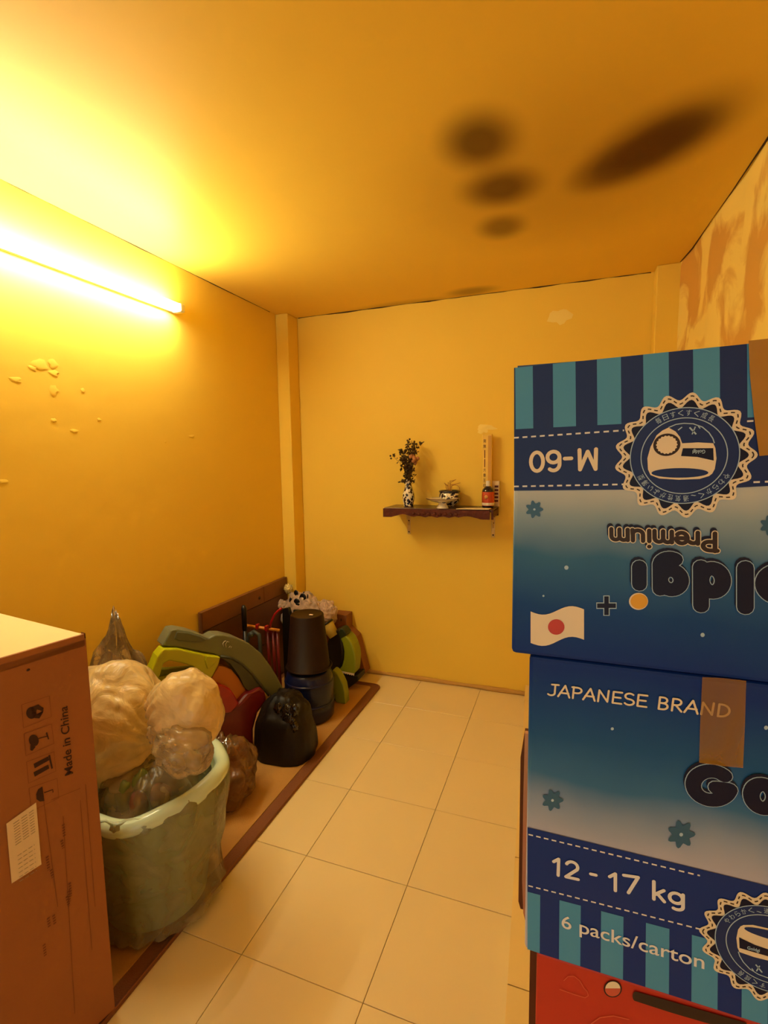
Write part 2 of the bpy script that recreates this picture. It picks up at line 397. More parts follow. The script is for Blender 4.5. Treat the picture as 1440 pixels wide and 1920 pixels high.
# ================================================================== WALL SHELF AND ALTAR THINGS
m_wood = mat('red_wood', '#421809', .35, bump=.1, bscale=30, var=.35, vscale=14, coat=.25)
m_carv = mat('carved_wood', '#521f0d', .5, bump=.5, bscale=60, var=.5, vscale=30, spec=.3)
ZS = 1.196; SY = 2.868
sx0, sx1 = aty((719.8, 953.6), SY).x, aty((915.5, 955), SY).x+.01
shelf = thing('wall_shelf', 'dark red carved wooden altar shelf on the end wall', 'shelf', ((sx0+sx1)/2, YE, ZS-.06))
MB().box((sx0, SY, ZS-.014), (sx1+.02, YE-.001, ZS), m_wood).build('shelf_board', shelf, bevel=.003)
def apron(p0, p1, nseg=36):
    p0, p1 = Vector(p0), Vector(p1); L = (p1-p0).length
    low = []
    for i in range(nseg+1):
        t = i/nseg
        d = .052 - .017*math.exp(-((t-.2)/.07)**2) - .014*math.exp(-((t-.8)/.08)**2) - .008*abs(math.sin(9*PI*(t-.3)))*(1 if .3 < t < .72 else 0) + (.003 if t > .9 or t < .1 else 0)
        q = p0.lerp(p1, t); low.append(Vector((q.x, q.y, ZS-.014-d+.012)))
    return [Vector((p0.x, p0.y, ZS-.004)), *low, Vector((p1.x, p1.y, ZS-.004))]
MB().prism(apron((sx0, SY-.002, 0), (sx1, SY-.002, 0)), (0, -.014, 0), m_carv).build('carved_apron', shelf)
for k, xx in enumerate((sx0+.001, sx1+.02)):
    MB().prism(apron((xx, SY-.01, 0), (xx, YE-.002, 0), 14), (.012 if k == 0 else -.012, 0, 0), m_carv).build('side_apron', shelf)
b = MB()
for i in range(9):
    cx = sx0+(sx1-sx0)*(.3+.05*i); b.blob((cx, SY-.017, ZS-.03-.004*(i % 2)), (.013, .005, .010), m_carv, sub=2, amp=.2, seed=i)
b.build('carved_scroll', shelf)
m_br = mat('bracket_paint', '#d8b66a', .4, metal=.2)
for xx in (aty((767, 980), YE).x, aty((925, 980), YE).x):
    bb = MB().box((xx-.011, YE-.004, 1.0), (xx+.011, YE-.0005, ZS-.015), m_br).box((xx-.009, SY+.03, ZS-.0185), (xx+.009, YE-.004, ZS-.0145), m_br)
    bb.tube([(xx, YE-.004, 1.06), (xx, YE-.06, ZS-.06), (xx, YE-.15, ZS-.018)], .004, m_br, n=6)
    br = bb.build('bracket', shelf, bevel=.001)
    for zz in (1.015, 1.09):
        MB().lathe([(.0001, 0), (.005, 0), (.004, .003), (.0001, .004)], m_crack, c=(xx, YE-.0045, zz), n=10, M=Matrix.Rotation(PI/2, 4, 'X')).build('screw', br)
m_por = mat('porcelain', '#efe3c4', .15, coat=.6); m_blue = mat('porcelain_blue', '#1a1a30', .2, coat=.5)
def on_shelf(px, dy): # point on the shelf top at depth dy from the wall
    return Vector((aty((px, 945), YE-dy).x, YE-dy, ZS))
# porcelain painted with blue patches
def painted(name, sc, lo):
    m = mat(name, '#efe3c4', .15, coat=.6); nt = m.node_tree; N, L = nt.nodes.new, nt.links.new
    tc = N('ShaderNodeTexCoord'); n = N('ShaderNodeTexVoronoi'); n.inputs['Scale'].default_value = sc; L(tc.outputs['Object'], n.inputs[0])
    n2 = N('ShaderNodeTexNoise'); n2.inputs['Scale'].default_value = sc*.8; L(tc.outputs['Object'], n2.inputs[0])
    ad = N('ShaderNodeMath'); ad.operation = 'MULTIPLY'; L(n.outputs[0], ad.inputs[0]); L(n2.outputs[0], ad.inputs[1])
    mr = N('ShaderNodeMapRange'); mr.inputs[1].default_value = lo; mr.inputs[2].default_value = lo+.03; L(ad.outputs[0], mr.inputs[0])
    mx = N('ShaderNodeMix'); mx.data_type = 'RGBA'; mx.inputs[6].default_value = lin('#1a1830'); mx.inputs[7].default_value = lin('#efe3c4')
    L(mr.outputs[0], mx.inputs[0]); L(mx.outputs[2], nt.nodes['Principled BSDF'].inputs['Base Color']); return m
m_pt = painted('painted_porcelain', 55, .25)
p = on_shelf(766, .12)
vase = tag(MB().lathe([(.0001, 0), (.030, 0), (.032, .004), (.030, .012), (.036, .035), (.039, .055), (.036, .08), (.026, .11), (.020, .135), (.019, .15), (.024, .165), (.028, .172), (.025, .17), (.016, .15), (.0001, .14)], m_pt, c=p+Vector((0, 0, .0005))).build('vase'),
    'small white vase with dark blue pattern at the left end of the shelf', 'vase')
bq = thing('bouquet', 'dry dark flower bunch standing in the blue and white vase', 'flowers', p+Vector((0, 0, .16)))
m_leaf = mat('dry_leaf', '#4a3413', .7, var=.4, vscale=40); m_stem = mat('dry_stem', '#4b3815', .8); m_fl = mat('dry_flower', '#c0804c', .8, var=.3, vscale=60)
top = p+Vector((0, 0, .15)); fo = MB(); be = MB(); fw_ = MB()
def leafy(mb, c, s, m):
    d = Vector((R_.uniform(-1, 1), R_.uniform(-1, 1), R_.uniform(-.6, 1))).normalized(); e = d.orthogonal().normalized(); f = d.cross(e)
    mb.add([c-d*s, c+e*s*.6, c+d*s, c-e*s*.6, c+f*s*.15], [(0, 1, 4), (1, 2, 4), (2, 3, 4), (3, 0, 4)], m)
for i in range(16):
    a = R_.uniform(0, 2*PI); sp = R_.uniform(.01, .075); h = R_.uniform(.09, .27) if i > 3 else (.26, .24, .2, .17)[i]
    if i < 4: a = (.3, .7, PI-.3, PI+.1)[i]; sp = (.03, .055, .05, .1)[i]
    e = top+Vector((sp*math.cos(a), sp*math.sin(a)*.6, h)); mid = top.lerp(e, .5)+Vector((-.25*sp*math.cos(a), 0, .01))
    path = [top+Vector((0, 0, -.08)), top, mid, e]
    MB().tube(path, [.0014, .0014, .0012, .0008], m_stem, n=5).build('stem', bq)
    for k in range(24):
        t = R_.uniform(.15, 1); c = (top.lerp(mid, t*2) if t < .5 else mid.lerp(e, t*2-1))+Vector([R_.gauss(0, .010) for _ in range(3)])
        leafy(fo, c, R_.uniform(.009, .015), m_leaf)
    for k in range(3):
        be.blob(e+Vector([R_.gauss(0, .009) for _ in range(3)]), (.007,)*3, m_leaf, sub=1, amp=.1, seed=k)
for k in range(110): leafy(fo, top+Vector((R_.gauss(0, .022), R_.gauss(0, .015), R_.uniform(.0, .13))), R_.uniform(.010, .018), m_leaf)
for k in range(14): fw_.blob(top+Vector((.035+R_.gauss(0, .012), R_.gauss(0, .01), .15+R_.gauss(0, .014))), (.013, .012, .013), m_fl, sub=1, amp=.4, seed=k)
fo.build('foliage', bq, kind='stuff'); be.build('berries', bq, kind='stuff'); fw_.build('flower_head', bq)
# incense bowl, behind the dish
p = on_shelf(843, .068)
bowl = thing('incense_bowl', 'round blue and white porcelain incense bowl behind the raised dish', 'bowl', p)
MB().lathe([(.0001, .0005), (.032, .0005), (.034, .008), (.060, .03), (.066, .055), (.064, .08), (.058, .088)], m_pt, c=p).build('body', bowl)
MB().lathe([(.058, .086), (.065, .088), (.067, .096), (.063, .101), (.058, .1), (.055, .09), (.0001, .09)], m_blue, c=p).build('rim', bowl)
m_ash = mat('ash', '#c48a34', .8)
ics = thing('incense_sticks', 'thin curled burnt incense sticks standing in the blue and white bowl', 'incense', p+Vector((0, 0, .09)))
q = p+Vector((0, 0, .088))
for k, (dx, hh, cr) in enumerate([(-.02, .06, -.012), (-.008, .065, .0), (0, .07, .004), (.006, .085, .035), (.012, .06, .055), (-.014, .055, -.02)]):
    path = [q+Vector((dx*.5, 0, -.004)), q+Vector((dx, .004*k-.01, hh*.5))]
    for t in range(7):
        a = PI*.22*t; path.append(q+Vector((dx+cr*math.sin(a*.8), .004*k-.01, hh*.7+.012*math.sin(a)+hh*.04*t)))
    MB().tube(path, .0023, m_ash, n=5).build('stick', ics)
path = [q+Vector((.035+.028*math.cos(a), .0, .024+.022*math.sin(a))) for a in [2*PI*k/20-2.6 for k in range(18)]]
MB().tube(path, .0022, m_ash, n=5).build('stick', ics)
# raised dish
p = on_shelf(830, .20)
dish = thing('pedestal_dish', 'shallow white footed dish in front of the incense bowl', 'dish', p)
MB().lathe([(.0001, .0005), (.036, .0005), (.037, .004), (.028, .016), (.024, .028), (.03, .036)], m_por, c=p).build('foot', dish)
MB().lathe([(.0001, .03), (.03, .034), (.07, .045), (.096, .057), (.099, .06), (.095, .06), (.07, .05), (.0001, .042)], m_por, c=p, n=40).build('plate', dish)
b = MB(); b.tube([p+Vector((.098*math.cos(a), .098*math.sin(a), .0595)) for a in [2*PI*k/40 for k in range(40)]], .0016, mat('gilt_rim', '#5c2410', .3), n=6, closed=True); b.build('rim_line', dish)
bb = MB(); bb.prism([p+Vector((.018+.012*math.cos(a), -.0465, .0395+.006*math.sin(a))) for a in [2*PI*k/14 for k in range(14)]], (0, .004, 0), m_blue); bb.build('painted_mark', dish)
# incense packet
m_gold = mat('gold_paper', '#f2c840', .4, coat=.1, var=.1, vscale=20); m_ink = mat('red_ink', '#5a1408', .6)
p = on_shelf(913, .05)
pk = thing('incense_packet', 'tall narrow gold paper incense packet standing behind the red bottle', 'packet', p)
ptop = aty((913, 814), YE-.05).z
MB().box((p.x-.030, p.y-.011, ZS+.0005), (p.x+.030, p.y+.011, ptop), m_gold).build('sleeve', pk, bevel=.004)
MB().box((p.x+.006, p.y-.0118, ZS+.02), (p.x+.027, p.y-.0112, ptop-.01), mat('gold_dark', '#d09a24', .4)).build('side_print', pk)
b = MB(); zz = ptop-.03
for ch in ['南', '無', None, None, '大', '香', '王', '印', '福']:
    if ch:
        text(b, ch, (p.x-.022, p.y-.0115, zz-.02), (p.x-.006, p.y-.0115, zz-.02), (p.x-.022, p.y-.0115, zz-.004), m_ink, (0, -1, 0))
        zz -= .032
    else: 
        b.box((p.x-.016, p.y-.0118, zz-.05), (p.x-.011, p.y-.0112, zz-.002), m_ink); zz -= .055
b.build('printed_characters', pk)
b = MB()
for k in range(7):
    xx = p.x-.026+.0088*k; b.prism([(xx-.004, p.y, ptop), (xx+.004, p.y, ptop), (xx+.001, p.y, ptop+.008+.003*(k % 2))], (0, .001, 0), m_gold)
b.build('torn_top', pk)
# bottle with red label
p = on_shelf(915, .10); m_gl = mat('dark_glass', '#12142a', .08, coat=.6)
bt = thing('bottle', 'small bottle with orange red label and dark shoulders on the shelf right end', 'bottle', p)
MB().lathe([(.0001, .0005), (.033, .0005), (.036, .006), (.036, .1), (.032, .112), (.018, .126), (.013, .13), (.0001, .13)], m_gl, c=p).build('body', bt)
MB().lathe([(.0365, .012), (.0368, .013), (.0368, .095), (.0365, .096)], mat('red_label', '#c2481c', .5), c=p, n=32).build('label', bt)
MB().lathe([(.0370, .015), (.0373, .016), (.0373, .03), (.0370, .031)], m_por, c=p, n=32).build('label_band', bt)
b = MB(); b.lathe([(.0001, 0), (.012, 0), (.012, .0008), (.0001, .0008)], mat('label_gold', '#e0a050', .5), c=p+Vector((-.006, -.0372, .066)), n=16, M=Matrix.Rotation(PI/2, 4, 'X')); b.build('label_disc', bt)
MB().lathe([(.0132, .129), (.0135, .13), (.0135, .158), (.011, .162), (.0001, .162)], mat('white_cap', '#eadfc6', .4), c=p).build('cap', bt)
bx = thing('medicine_box', 'small white printed box standing right behind the red labelled bottle', 'box', (p.x+.012, YE-.02, ZS))
MB().box((p.x-.032, YE-.036, ZS+.0005), (p.x+.058, YE-.004, ZS+.158), mat('white_carton', '#e4cfa0', .5)).build('carton', bx, bevel=.001)
b = MB()
for k in range(5): b.box((p.x+.03, YE-.0368, ZS+.03+.022*k), (p.x+.052, YE-.0362, ZS+.042+.022*k), m_ink)
b.build('printed_lines', bx)
# paper sheet
b = MB(); P = [aty((871, 955), SY-.012), on_shelf(912, .18), on_shelf(918, .21), aty((914, 955), SY-.014)]
P = [Vector((v.x, v.y, ZS+.0012)) for v in P]
b.prism([Vector((sx0+.46, SY-.02, ZS+.001)), Vector((sx0+.50, SY+.05, ZS+.001)), Vector((sx1-.0, SY+.055, ZS+.001)), Vector((sx1-.005, SY-.012, ZS+.001))], (0, 0, .0035), mat('paper', '#f0deaf', .7))
tag(b.build('paper_sheet'), 'folded pale paper sheet lying on the shelf in front of the bottle', 'paper')

# ================================================================== CARTON ON THE LEFT
C = Vector((-1.12, .86, 0)); D = Vector((-.2, -.98, 0)).normalized(); Nn = Vector((-D.y, D.x, 0)); Nn = Vector((.98, -.2, 0)).normalized()
Bk = Vector((-.985, .13, 0)).normalized(); ZT = 1.065; LB = .262; WB = .47
m_card = mat('cardboard', '#a06432', .75, bump=.1, bscale=60, var=.08, vscale=6); m_cdk = mat('cardboard_edge', '#6b3c1c', .8)
m_top = mat('pale_carton_top', '#f2dca0', .6, var=.04)
m_pk = mat('carton_ink', '#3a1a0c', .7); m_pkl = mat('faint_carton_ink', '#7a4522', .8)
cb = thing('cardboard_box', 'tall brown cardboard box with black handling symbols standing at the left edge', 'box', C+D*.13+Bk*.2)
t = .006
b = MB(); base = [C, C+D*LB, C+D*LB+Bk*WB, C+Bk*WB]
def wallp(a, c, z0, z1, th, m, bb):
    n = Vector((0, 0, 1)).cross((c-a).normalized())*th
    return bb.prism([a, c, c+n, a+n], (0, 0, z1-z0), m)
b.prism([v+Vector((0, 0, ZR)) for v in base], (0, 0, ZT-ZR-.012), m_card); b.build('body', cb, bevel=.002)
MB().prism([v+Vector((0, 0, ZT-.0115))+w for v, w in zip(base, (-Nn*.012, -Nn*.012, Nn*.0, Nn*.0))], (0, 0, .008), m_top).build('top_flap', cb)
b = MB(); q0, q1 = C+Vector((0, 0, ZT-.03)), C+D*LB+Vector((0, 0, ZT-.03))
b.prism([q0+D*.004, q1, q1-Nn*.007, q0+D*.004-Nn*.007], (0, 0, .03), m_card); b.build('folded_edge', cb)
b = MB(); b.prism([C+Bk*.002+Vector((0, 0, ZT-.04)), C+Bk*.012+Vector((0, 0, ZT-.04)), C+Bk*.012-Nn*.01+Vector((0, 0, ZT-.04)), C-Nn*.01+Vector((0, 0, ZT-.04))], (0, 0, .041), m_cdk); b.build('corner_flap', cb)
E1 = .0012
def cf(x, y, e=E1): return hit((x, y), C, Nn)+Nn*e
# handling marks, read in the frame of the 1047x1920 close view of (0,1120)-(240,1560)
def z6(x, y, e=E1): return cf(x*.22923, 1120+y*.22917, e)
b = MB()
for (x0, y0, x1, y1, x2, y2, x3, y3) in [(175, 878, 402, 805, 418, 975, 190, 1068), (195, 1115, 420, 1035, 440, 1195, 210, 1295), (215, 1345, 440, 1262, 455, 1420, 232, 1520), (235, 1560, 465, 1480, 480, 1640, 255, 1750)]:
    b = MB(); strip(b, [z6(x0, y0), z6(x1, y1), z6(x2, y2), z6(x3, y3), z6(x0, y0)], .0010, m_pkl, Nn); b.build('symbol_frame', cb)
b = MB()
def zp(pts, m=m_pk): b.poly([z6(*q) for q in pts], m)
def zell(cx, cy, rx, ry, m=m_pk, e=E1, a0=0, a1=2*PI, rot=0):
    P = []
    for k in range(21):
        a = a0+(a1-a0)*k/20; u, v = rx*math.cos(a), ry*math.sin(a); P.append(z6(cx+u*math.cos(rot)-v*math.sin(rot), cy+u*math.sin(rot)+v*math.cos(rot), e))
    b.poly(P[:-1] if a1-a0 > 6.2 else P, m)
zell(255, 945, 42, 48); zp([(250, 900), (310, 875), (355, 905), (345, 930), (300, 915), (290, 960), (330, 975), (355, 915), (350, 940), (320, 990), (270, 985)]); b.build('handling_symbol', cb); b = MB()
zell(275, 1170, 40, 48, rot=-.2); strip(b, [z6(310, 1155), z6(385, 1135)], .002, m_pk, Nn); strip(b, [z6(378, 1105), z6(396, 1160)], .0026, m_pk, Nn); zp([(248, 1205), (290, 1222), (262, 1255), (246, 1248)]); b.build('handling_symbol', cb); b = MB()
for yy in (0, 62): zp([(272, 1362+yy*1.1), (392, 1300+yy*1.1), (402, 1330+yy*1.1), (282, 1398+yy*1.1)])
strip(b, [z6(400, 1290), z6(425, 1400)], .0036, m_pk, Nn); b.build('handling_symbol', cb); b = MB()
zp([(345, 1545), (362, 1665), (325, 1670), (298, 1650), (294, 1610), (310, 1570)]); strip(b, [z6(358, 1598), z6(430, 1572), z6(432, 1595)], .002, m_pk, Nn)
b.build('handling_symbol', cb)
b = MB(); text(b, 'Made in China', z6(595, 1440), z6(548, 885), z6(530, 1462), m_pk, Nn, eps=0, bold=.012); b.build('lettering', cb)
# faint printed table lines lower on the face
b = MB()
for (x0, y0, x1, y1) in [(80, 1490, 108, 1700), (150, 1500, 172, 1780), (95, 1500, 150, 1478), (118, 1530, 140, 1900), (160, 1470, 178, 1700)]:
    strip(b, [cf(x0, y0), cf(x1, y1)], .001, m_pkl, Nn)
for i in range(10):
    x, y = (88, 115, 95, 125, 130, 100, 82, 90, 118, 128)[i], (1605, 1575, 1630, 1680, 1655, 1715, 1770, 1720, 1545, 1670)[i]
    strip(b, [cf(x, y), cf(x+R_.uniform(2, 4), y+R_.uniform(12, 26))], .006, m_pkl, Nn, dash=(.004, .003))
b.build('faint_print', cb)
# shipping label
b = MB(); b.poly([cf(x, y, .002) for x, y in [(11, 1544), (67, 1504), (77, 1620), (21, 1656)]], mat('label_paper', '#e9d3b0', .5)); lb = b.build('shipping_label', cb); lb['label'] = 'white shipping label'
b = MB()
for i in range(9):
    y0 = 1522+i*5; strip(b, [cf(24+i*.5, y0+22, .0026), cf(62+i*.4, y0-4, .0026)], .0016, mat('label_grey', '#a8967a', .6), Nn, dash=(.012, .004))
for i in range(7):
    y0 = 1586+i*8; strip(b, [cf(32+i*.6, y0+18, .0026), cf(64+i*.6, y0-3, .0026)], .0014, MATS['label_grey'], Nn, dash=(.008, .003))
b.build('label_print', cb)
b = MB(); b.blob(cf(53, 1256, 0), (.002, .004, .003), m_pk, sub=2); b.build('staple_hole', cb)

# ================================================================== STACKED CARTONS ON THE RIGHT
YBX = .72
m_navy = mat('navy_print', '#1d3678', .45, coat=.04, var=.1, spec=.25); m_teal = mat('teal_print', '#52a2dc', .45, coat=.04, var=.06, spec=.25); m_nav2 = mat('blue_band_print', '#10358e', .45, coat=.04, spec=.25)
m_crm = mat('cream_print', '#f8ead0', .4); m_dash = mat('white_print', '#f2f4fc', .4); m_lt = mat('pale_blue_print', '#b4d4f4', .4)
m_drk = mat('dark_navy_print', '#10173c', .4, spec=.25); m_dbr = mat('dark_brown_print', '#2a1412', .5); m_tape = mat('tape', '#b5832a', .3, coat=.3, var=.2, vscale=14, bump=.1)
m_gray = zgrad('upper_gradient_print', [(0, '#0d3690'), (.3, '#154a96'), (.62, '#3a74a8'), (.85, '#98b4cc'), (1, '#c6d2dc')], 1.2, 1.44)
m_gra2 = zgrad('lower_gradient_print', [(0, '#c4c6e0'), (.16, '#a0b0d0'), (.38, '#3f78b0'), (.62, '#205c9e'), (1, '#0d3690')], .925, 1.18)
m_box = mat('box_side_print', '#1a3f7e', .35, coat=.2)
NB = (0, -1, 0)
def bf(x, y, e=.0006): v = aty((x, y), YBX); v.y = YBX-e; return v
def bpoly(b, pts, m, e=.0006): b.poly([bf(x, y, e) for x, y in pts], m)
def bell(b, cx, cy, rx, ry, m, e, n=28): bpoly(b, [(cx+rx*math.cos(2*PI*k/n), cy+ry*math.sin(2*PI*k/n)) for k in range(n)], m, e)
XR = .44; xu, xd = bf(963, 900).x, bf(988, 1500).x
zt, zm, zb = bf(963, 685).z, bf(966, 1226).z, bf(1004, 1787).z
def box_px(x, y): return x, y
ub = thing('diaper_carton', 'blue striped diaper carton printed upside down, topmost of the right stack', 'box', ((xu+XR)/2, YBX+.15, zm))
MB().box((xu, YBX, zm), (XR, YBX+.3, zt-.004), m_gray).build('body', ub, bevel=.006)
b = MB().prism([(xu+.003, YBX+.004, zt-.0042), (XR, YBX+.004, zt-.0042), (XR, YBX+.148, zt-.0042), (xu+.003, YBX+.148, zt-.0042)], (0, 0, .0038), m_box); b.build('top_flap', ub)
b = MB().prism([(xu+.003, YBX+.152, zt-.0042), (XR, YBX+.152, zt-.0042), (XR, YBX+.298, zt-.0042), (xu+.003, YBX+.298, zt-.0042)], (0, 0, .0038), m_box); b.build('top_flap', ub)
def topy(x): return 686-(x-963)*.1028
def interp(tab, x):
    for i in range(len(tab)-1):
        if x <= tab[i+1][0] or i == len(tab)-2:
            (a, c), (d, g) = tab[i], tab[i+1]; return c+(g-c)*(x-a)/(d-a)
st_bot = [(963, 805), (1164, 795), (1440, 781), (1800, 762)]
xst = [966, 999, 1036.5, 1079, 1119, 1164, 1205.6, 1253.5, 1299, 1349, 1400, 1456, 1512, 1570, 1630, 1692, 1756]
b = MB()
bpoly(b, [(964, topy(964)+4), (1762, topy(1762)+4), (1762, 894), (1388, 914), (1180, 918), (964, 920)], m_navy, .0007)
b.build('navy_print', ub)
b = MB()
for i in range(0, len(xst)-1, 2):
    x0, x1 = xst[i], xst[i+1]
    bpoly(b, [(x0, topy(x0)+4), (x1, topy(x1)+4), (x1+1, interp(st_bot, x1)), (x0+1, interp(st_bot, x0))], m_teal, .0011)
b.build('teal_stripes', ub)
b = MB(); strip(b, [bf(964, 821, .0013), bf(1170, 807, .0013)], .0022, m_dash, NB, dash=(.0065, .005))
strip(b, [bf(964, 912, .0013), bf(1172, 908, .0013)], .0022, m_dash, NB, dash=(.0065, .005))
strip(b, [bf(1400, 790, .0013), bf(1740, 770, .0013)], .0022, m_dash, NB, dash=(.0065, .005)); strip(b, [bf(1412, 904, .0013), bf(1740, 892, .0013)], .0022, m_dash, NB, dash=(.0065, .005))
b.build('stitch_line', ub)
# letters upside down: baseline at the top, running right to left

def arcp(cx, cy, rx, ry, a0, a1, n=12): return [(cx+rx*math.cos(math.radians(a0+(a1-a0)*k/n)), cy+ry*math.sin(math.radians(a0+(a1-a0)*k/n))) for k in range(n+1)]
GL = {  # hand drawn letters: strokes in a box one capital high, with their advance
 'G': (.92, [arcp(.44, .5, .40, .48, 48, 345, 18)+[(.84, .42), (.55, .44)]]), 'o': (.74, [arcp(.34, .34, .28, .30, 0, 360, 18)]), 'l': (.30, [[(.10, 0), (.10, 1)]]),
 'd': (.76, [arcp(.33, .33, .26, .30, 0, 360, 18), [(.60, 0), (.60, 1)]]), 'g': (.76, [arcp(.33, .36, .26, .28, 0, 360, 18), [(.60, .64), (.60, -.08)]+arcp(.36, -.06, .24, .20, 0, -125, 8)]),
 'i': (.30, [[(.10, 0), (.10, .62)], [(.10, .92), (.105, .92)]]), 'I': (.30, [[(.10, 0), (.10, .62)]]), 'P': (.74, [[(.12, 0), (.12, .98)], [(.02, .95)]+arcp(.36, .71, .26, .24, 90, -90, 8)+[(.14, .47)]]),
 'r': (.48, [[(.1, 0), (.1, .62)], [(.1, .40)]+arcp(.30, .42, .19, .18, 170, 40, 6)]), 'e': (.66, [[(.08, .34), (.54, .36)]+arcp(.31, .34, .25, .30, 10, 320, 14)]),
 'm': (.98, [[(.08, 0), (.08, .62)], arcp(.27, .42, .19, .20, 180, 0, 8)+[(.46, 0)], arcp(.65, .42, .19, .20, 180, 0, 8)+[(.84, 0)]]), 'u': (.70, [[(.08, .62)]+arcp(.31, .24, .23, .22, 180, 360, 8)+[(.54, .62)], [(.54, .3), (.56, 0)]]),
 'J': (.72, [[(.28, .97), (.72, .99)], [(.50, .98)]+arcp(.27, .24, .24, .22, 0, -140, 8)]), 'A': (.84, [[(.02, 0), (.42, 1), (.74, 0)], [(.14, .34), (.66, .34)]]), 'N': (.86, [[(.10, 0), (.12, .96), (.66, .06), (.68, 1)]]),
 'E': (.72, [[(.62, .97), (.12, .97), (.12, .03), (.64, .03)], [(.12, .52), (.56, .52)]]), 'S': (.74, [arcp(.36, .74, .26, .24, 40, 270, 10)+arcp(.36, .26, .28, .24, 90, -150, 10)]),
 'B': (.74, [[(.12, 0), (.12, .98)]+arcp(.32, .75, .22, .23, 90, -90, 8)+[(.14, .52)], [(.14, .52)]+arcp(.34, .26, .26, .25, 90, -90, 8)+[(.12, .01)]]), 'R': (.78, [[(.12, 0), (.12, .98)]+arcp(.34, .73, .24, .25, 90, -90, 8)+[(.14, .48)], [(.30, .48), (.64, 0)]]),
 'D': (.80, [[(.12, .02), (.12, .97)]+arcp(.26, .5, .42, .47, 85, -85, 10)+[(.12, .02)]]), ' ': (.50, []), '-': (.52, [[(.10, .40), (.38, .40)]]),
 '1': (.56, [[(.08, .76), (.30, .98), (.30, 0)]]), '2': (.74, [arcp(.33, .70, .25, .28, 160, -25, 10)+[(.08, .02), (.62, .02)]]), '7': (.72, [[(.06, .97), (.60, .97), (.24, 0)]]), 'k': (.66, [[(.1, 0), (.1, 1)], [(.50, .62), (.14, .28)], [(.24, .36), (.52, 0)]]),
 'M': (1.02, [[(.10, 0), (.12, .98), (.44, .10), (.76, .98), (.78, 0)]]), '6': (.72, [arcp(.34, .66, .26, .32, 50, 180, 8)+[(.08, .3)], arcp(.34, .30, .26, .28, 0, 360, 16)]), '0': (.76, [arcp(.34, .5, .27, .48, 0, 360, 20)])}
def strokes(b, s, a, c, d, w, m, e):
    a, c, d = Vector(a), Vector(c), Vector(d); tot = sum(GL[ch][0] for ch in s)-.12; x = 0
    e1 = (c-a)/tot; e2 = d-a; n = Vector(NB)
    def to(p): return a+e1*(p[0]+x)+e2*p[1]+n*e
    q = 0; N_ = Vector(NB)*6e-6
    for ch in s:
        for st in GL[ch][1]:
            P = [to(p) for p in st]
            for i, p in enumerate(P):
                q += 1; p = p + N_*q
                b.add([p]+[p+Vector((math.cos(t), 0, math.sin(t)))*w/2 for t in [2*PI*k/12 for k in range(12)]], [(0, k+1, (k+1) % 12+1) for k in range(12)], m)
                if i < len(P)-1:
                    t = P[i+1]-P[i]; z_ = P[i+1]+N_*(q+.5); p = p+N_*.5
                    if t.length > 1e-6: sd = n.cross(t.normalized())*w/2; b.add([p+sd, p-sd, z_-sd, z_+sd], [(0, 1, 2, 3)], m)
        x += GL[ch][0]
def outlined(b, s, a, c, d, e, w, out, m_out, m_in, m_sh=None):
    if m_sh: sh = Vector((-.0015, 0, .0035)); strokes(b, s, a+sh, c+sh, d+sh, w+out*2, m_sh, e-.0005)
    strokes(b, s, a, c, d, w+out*2, m_out, e); strokes(b, s, a, c, d, w, m_in, e+.0005)
def outlined_old(b, s, a, c, d, e, fat, out, m_out, m_in, m_sh=None):
    if m_sh: text(b, s, a+Vector((0, 0, .004)), c+Vector((0, 0, .004)), d+Vector((0, 0, .004)), m_sh, NB, eps=e-.0003, bold=fat, offset=out+.012)
    text(b, s, a, c, d, m_out, NB, eps=e, bold=fat, offset=out)
    text(b, s, a, c, d, m_in, NB, eps=e+.0004, bold=fat)
b = MB(); strokes(b, 'M-60', bf(1122, 842), bf(994, 848), bf(1122, 880), .0050, m_crm, .0014); b.build('size_lettering', ub)
b = MB(); outlined(b, 'Premium', bf(1345, 1000), bf(1145, 991), bf(1345, 1034), .0014, .0052, .0012, m_crm, m_dbr, m_drk); b.build('premium_lettering', ub)
b = MB()
for ch, a, c_, d in [('I', (1201, 1062), (1196, 1062), (1201, 1115)), ('G', (1625, 1075), (1525, 1073), (1625, 1155)), ('g', (1282, 1064), (1234, 1062), (1282, 1130)), ('d', (1360, 1064), (1310, 1062), (1360, 1138)), ('l', (1399, 1064), (1394, 1064), (1399, 1138)), ('o', (1492, 1068), (1430, 1066), (1492, 1150))]:
    outlined(b, ch, bf(*a), bf(*c_), bf(*d), .0016, .0175, .0010, m_lt, m_drk, m_drk)
b.build('brand_lettering', ub)
b = MB(); bell(b, 1197, 1127, 18, 16, m_crm, .0014); bell(b, 1198, 1127, 16, 14, mat('yellow_print', '#f0b322', .4), .0018)
for m_, w, e in ((m_lt, 12, .0014), (m_drk, 9, .0018)):
    h = 19 if m_ is m_lt else 17.5; g = w/2 if m_ is m_lt else 4.2
    bpoly(b, [(1137-g, 1135-h), (1137+g, 1135-h), (1137+g, 1135-g), (1137+h, 1135-g), (1137+h, 1135+g), (1137+g, 1135+g), (1137+g, 1135+h), (1137-g, 1135+h), (1137-g, 1135+g), (1137-h, 1135+g), (1137-h, 1135-g), (1137-g, 1135-g)], m_, e)
b.build('dot_and_plus_print', ub)
b = MB(); P = [(995+100*t, 1146+7*math.sin(2*PI*t)-1*t*4+ (0)) for t in [k/14 for k in range(15)]]; Q = [(x, y+57-2*(x-995)/100+2) for x, y in reversed(P)]
bpoly(b, P+Q, m_crm, .0012); bell(b, 1043, 1175, 15.5, 14.5, mat('red_print', '#cc3a26', .4), .0016); b.build('flag_print', ub)
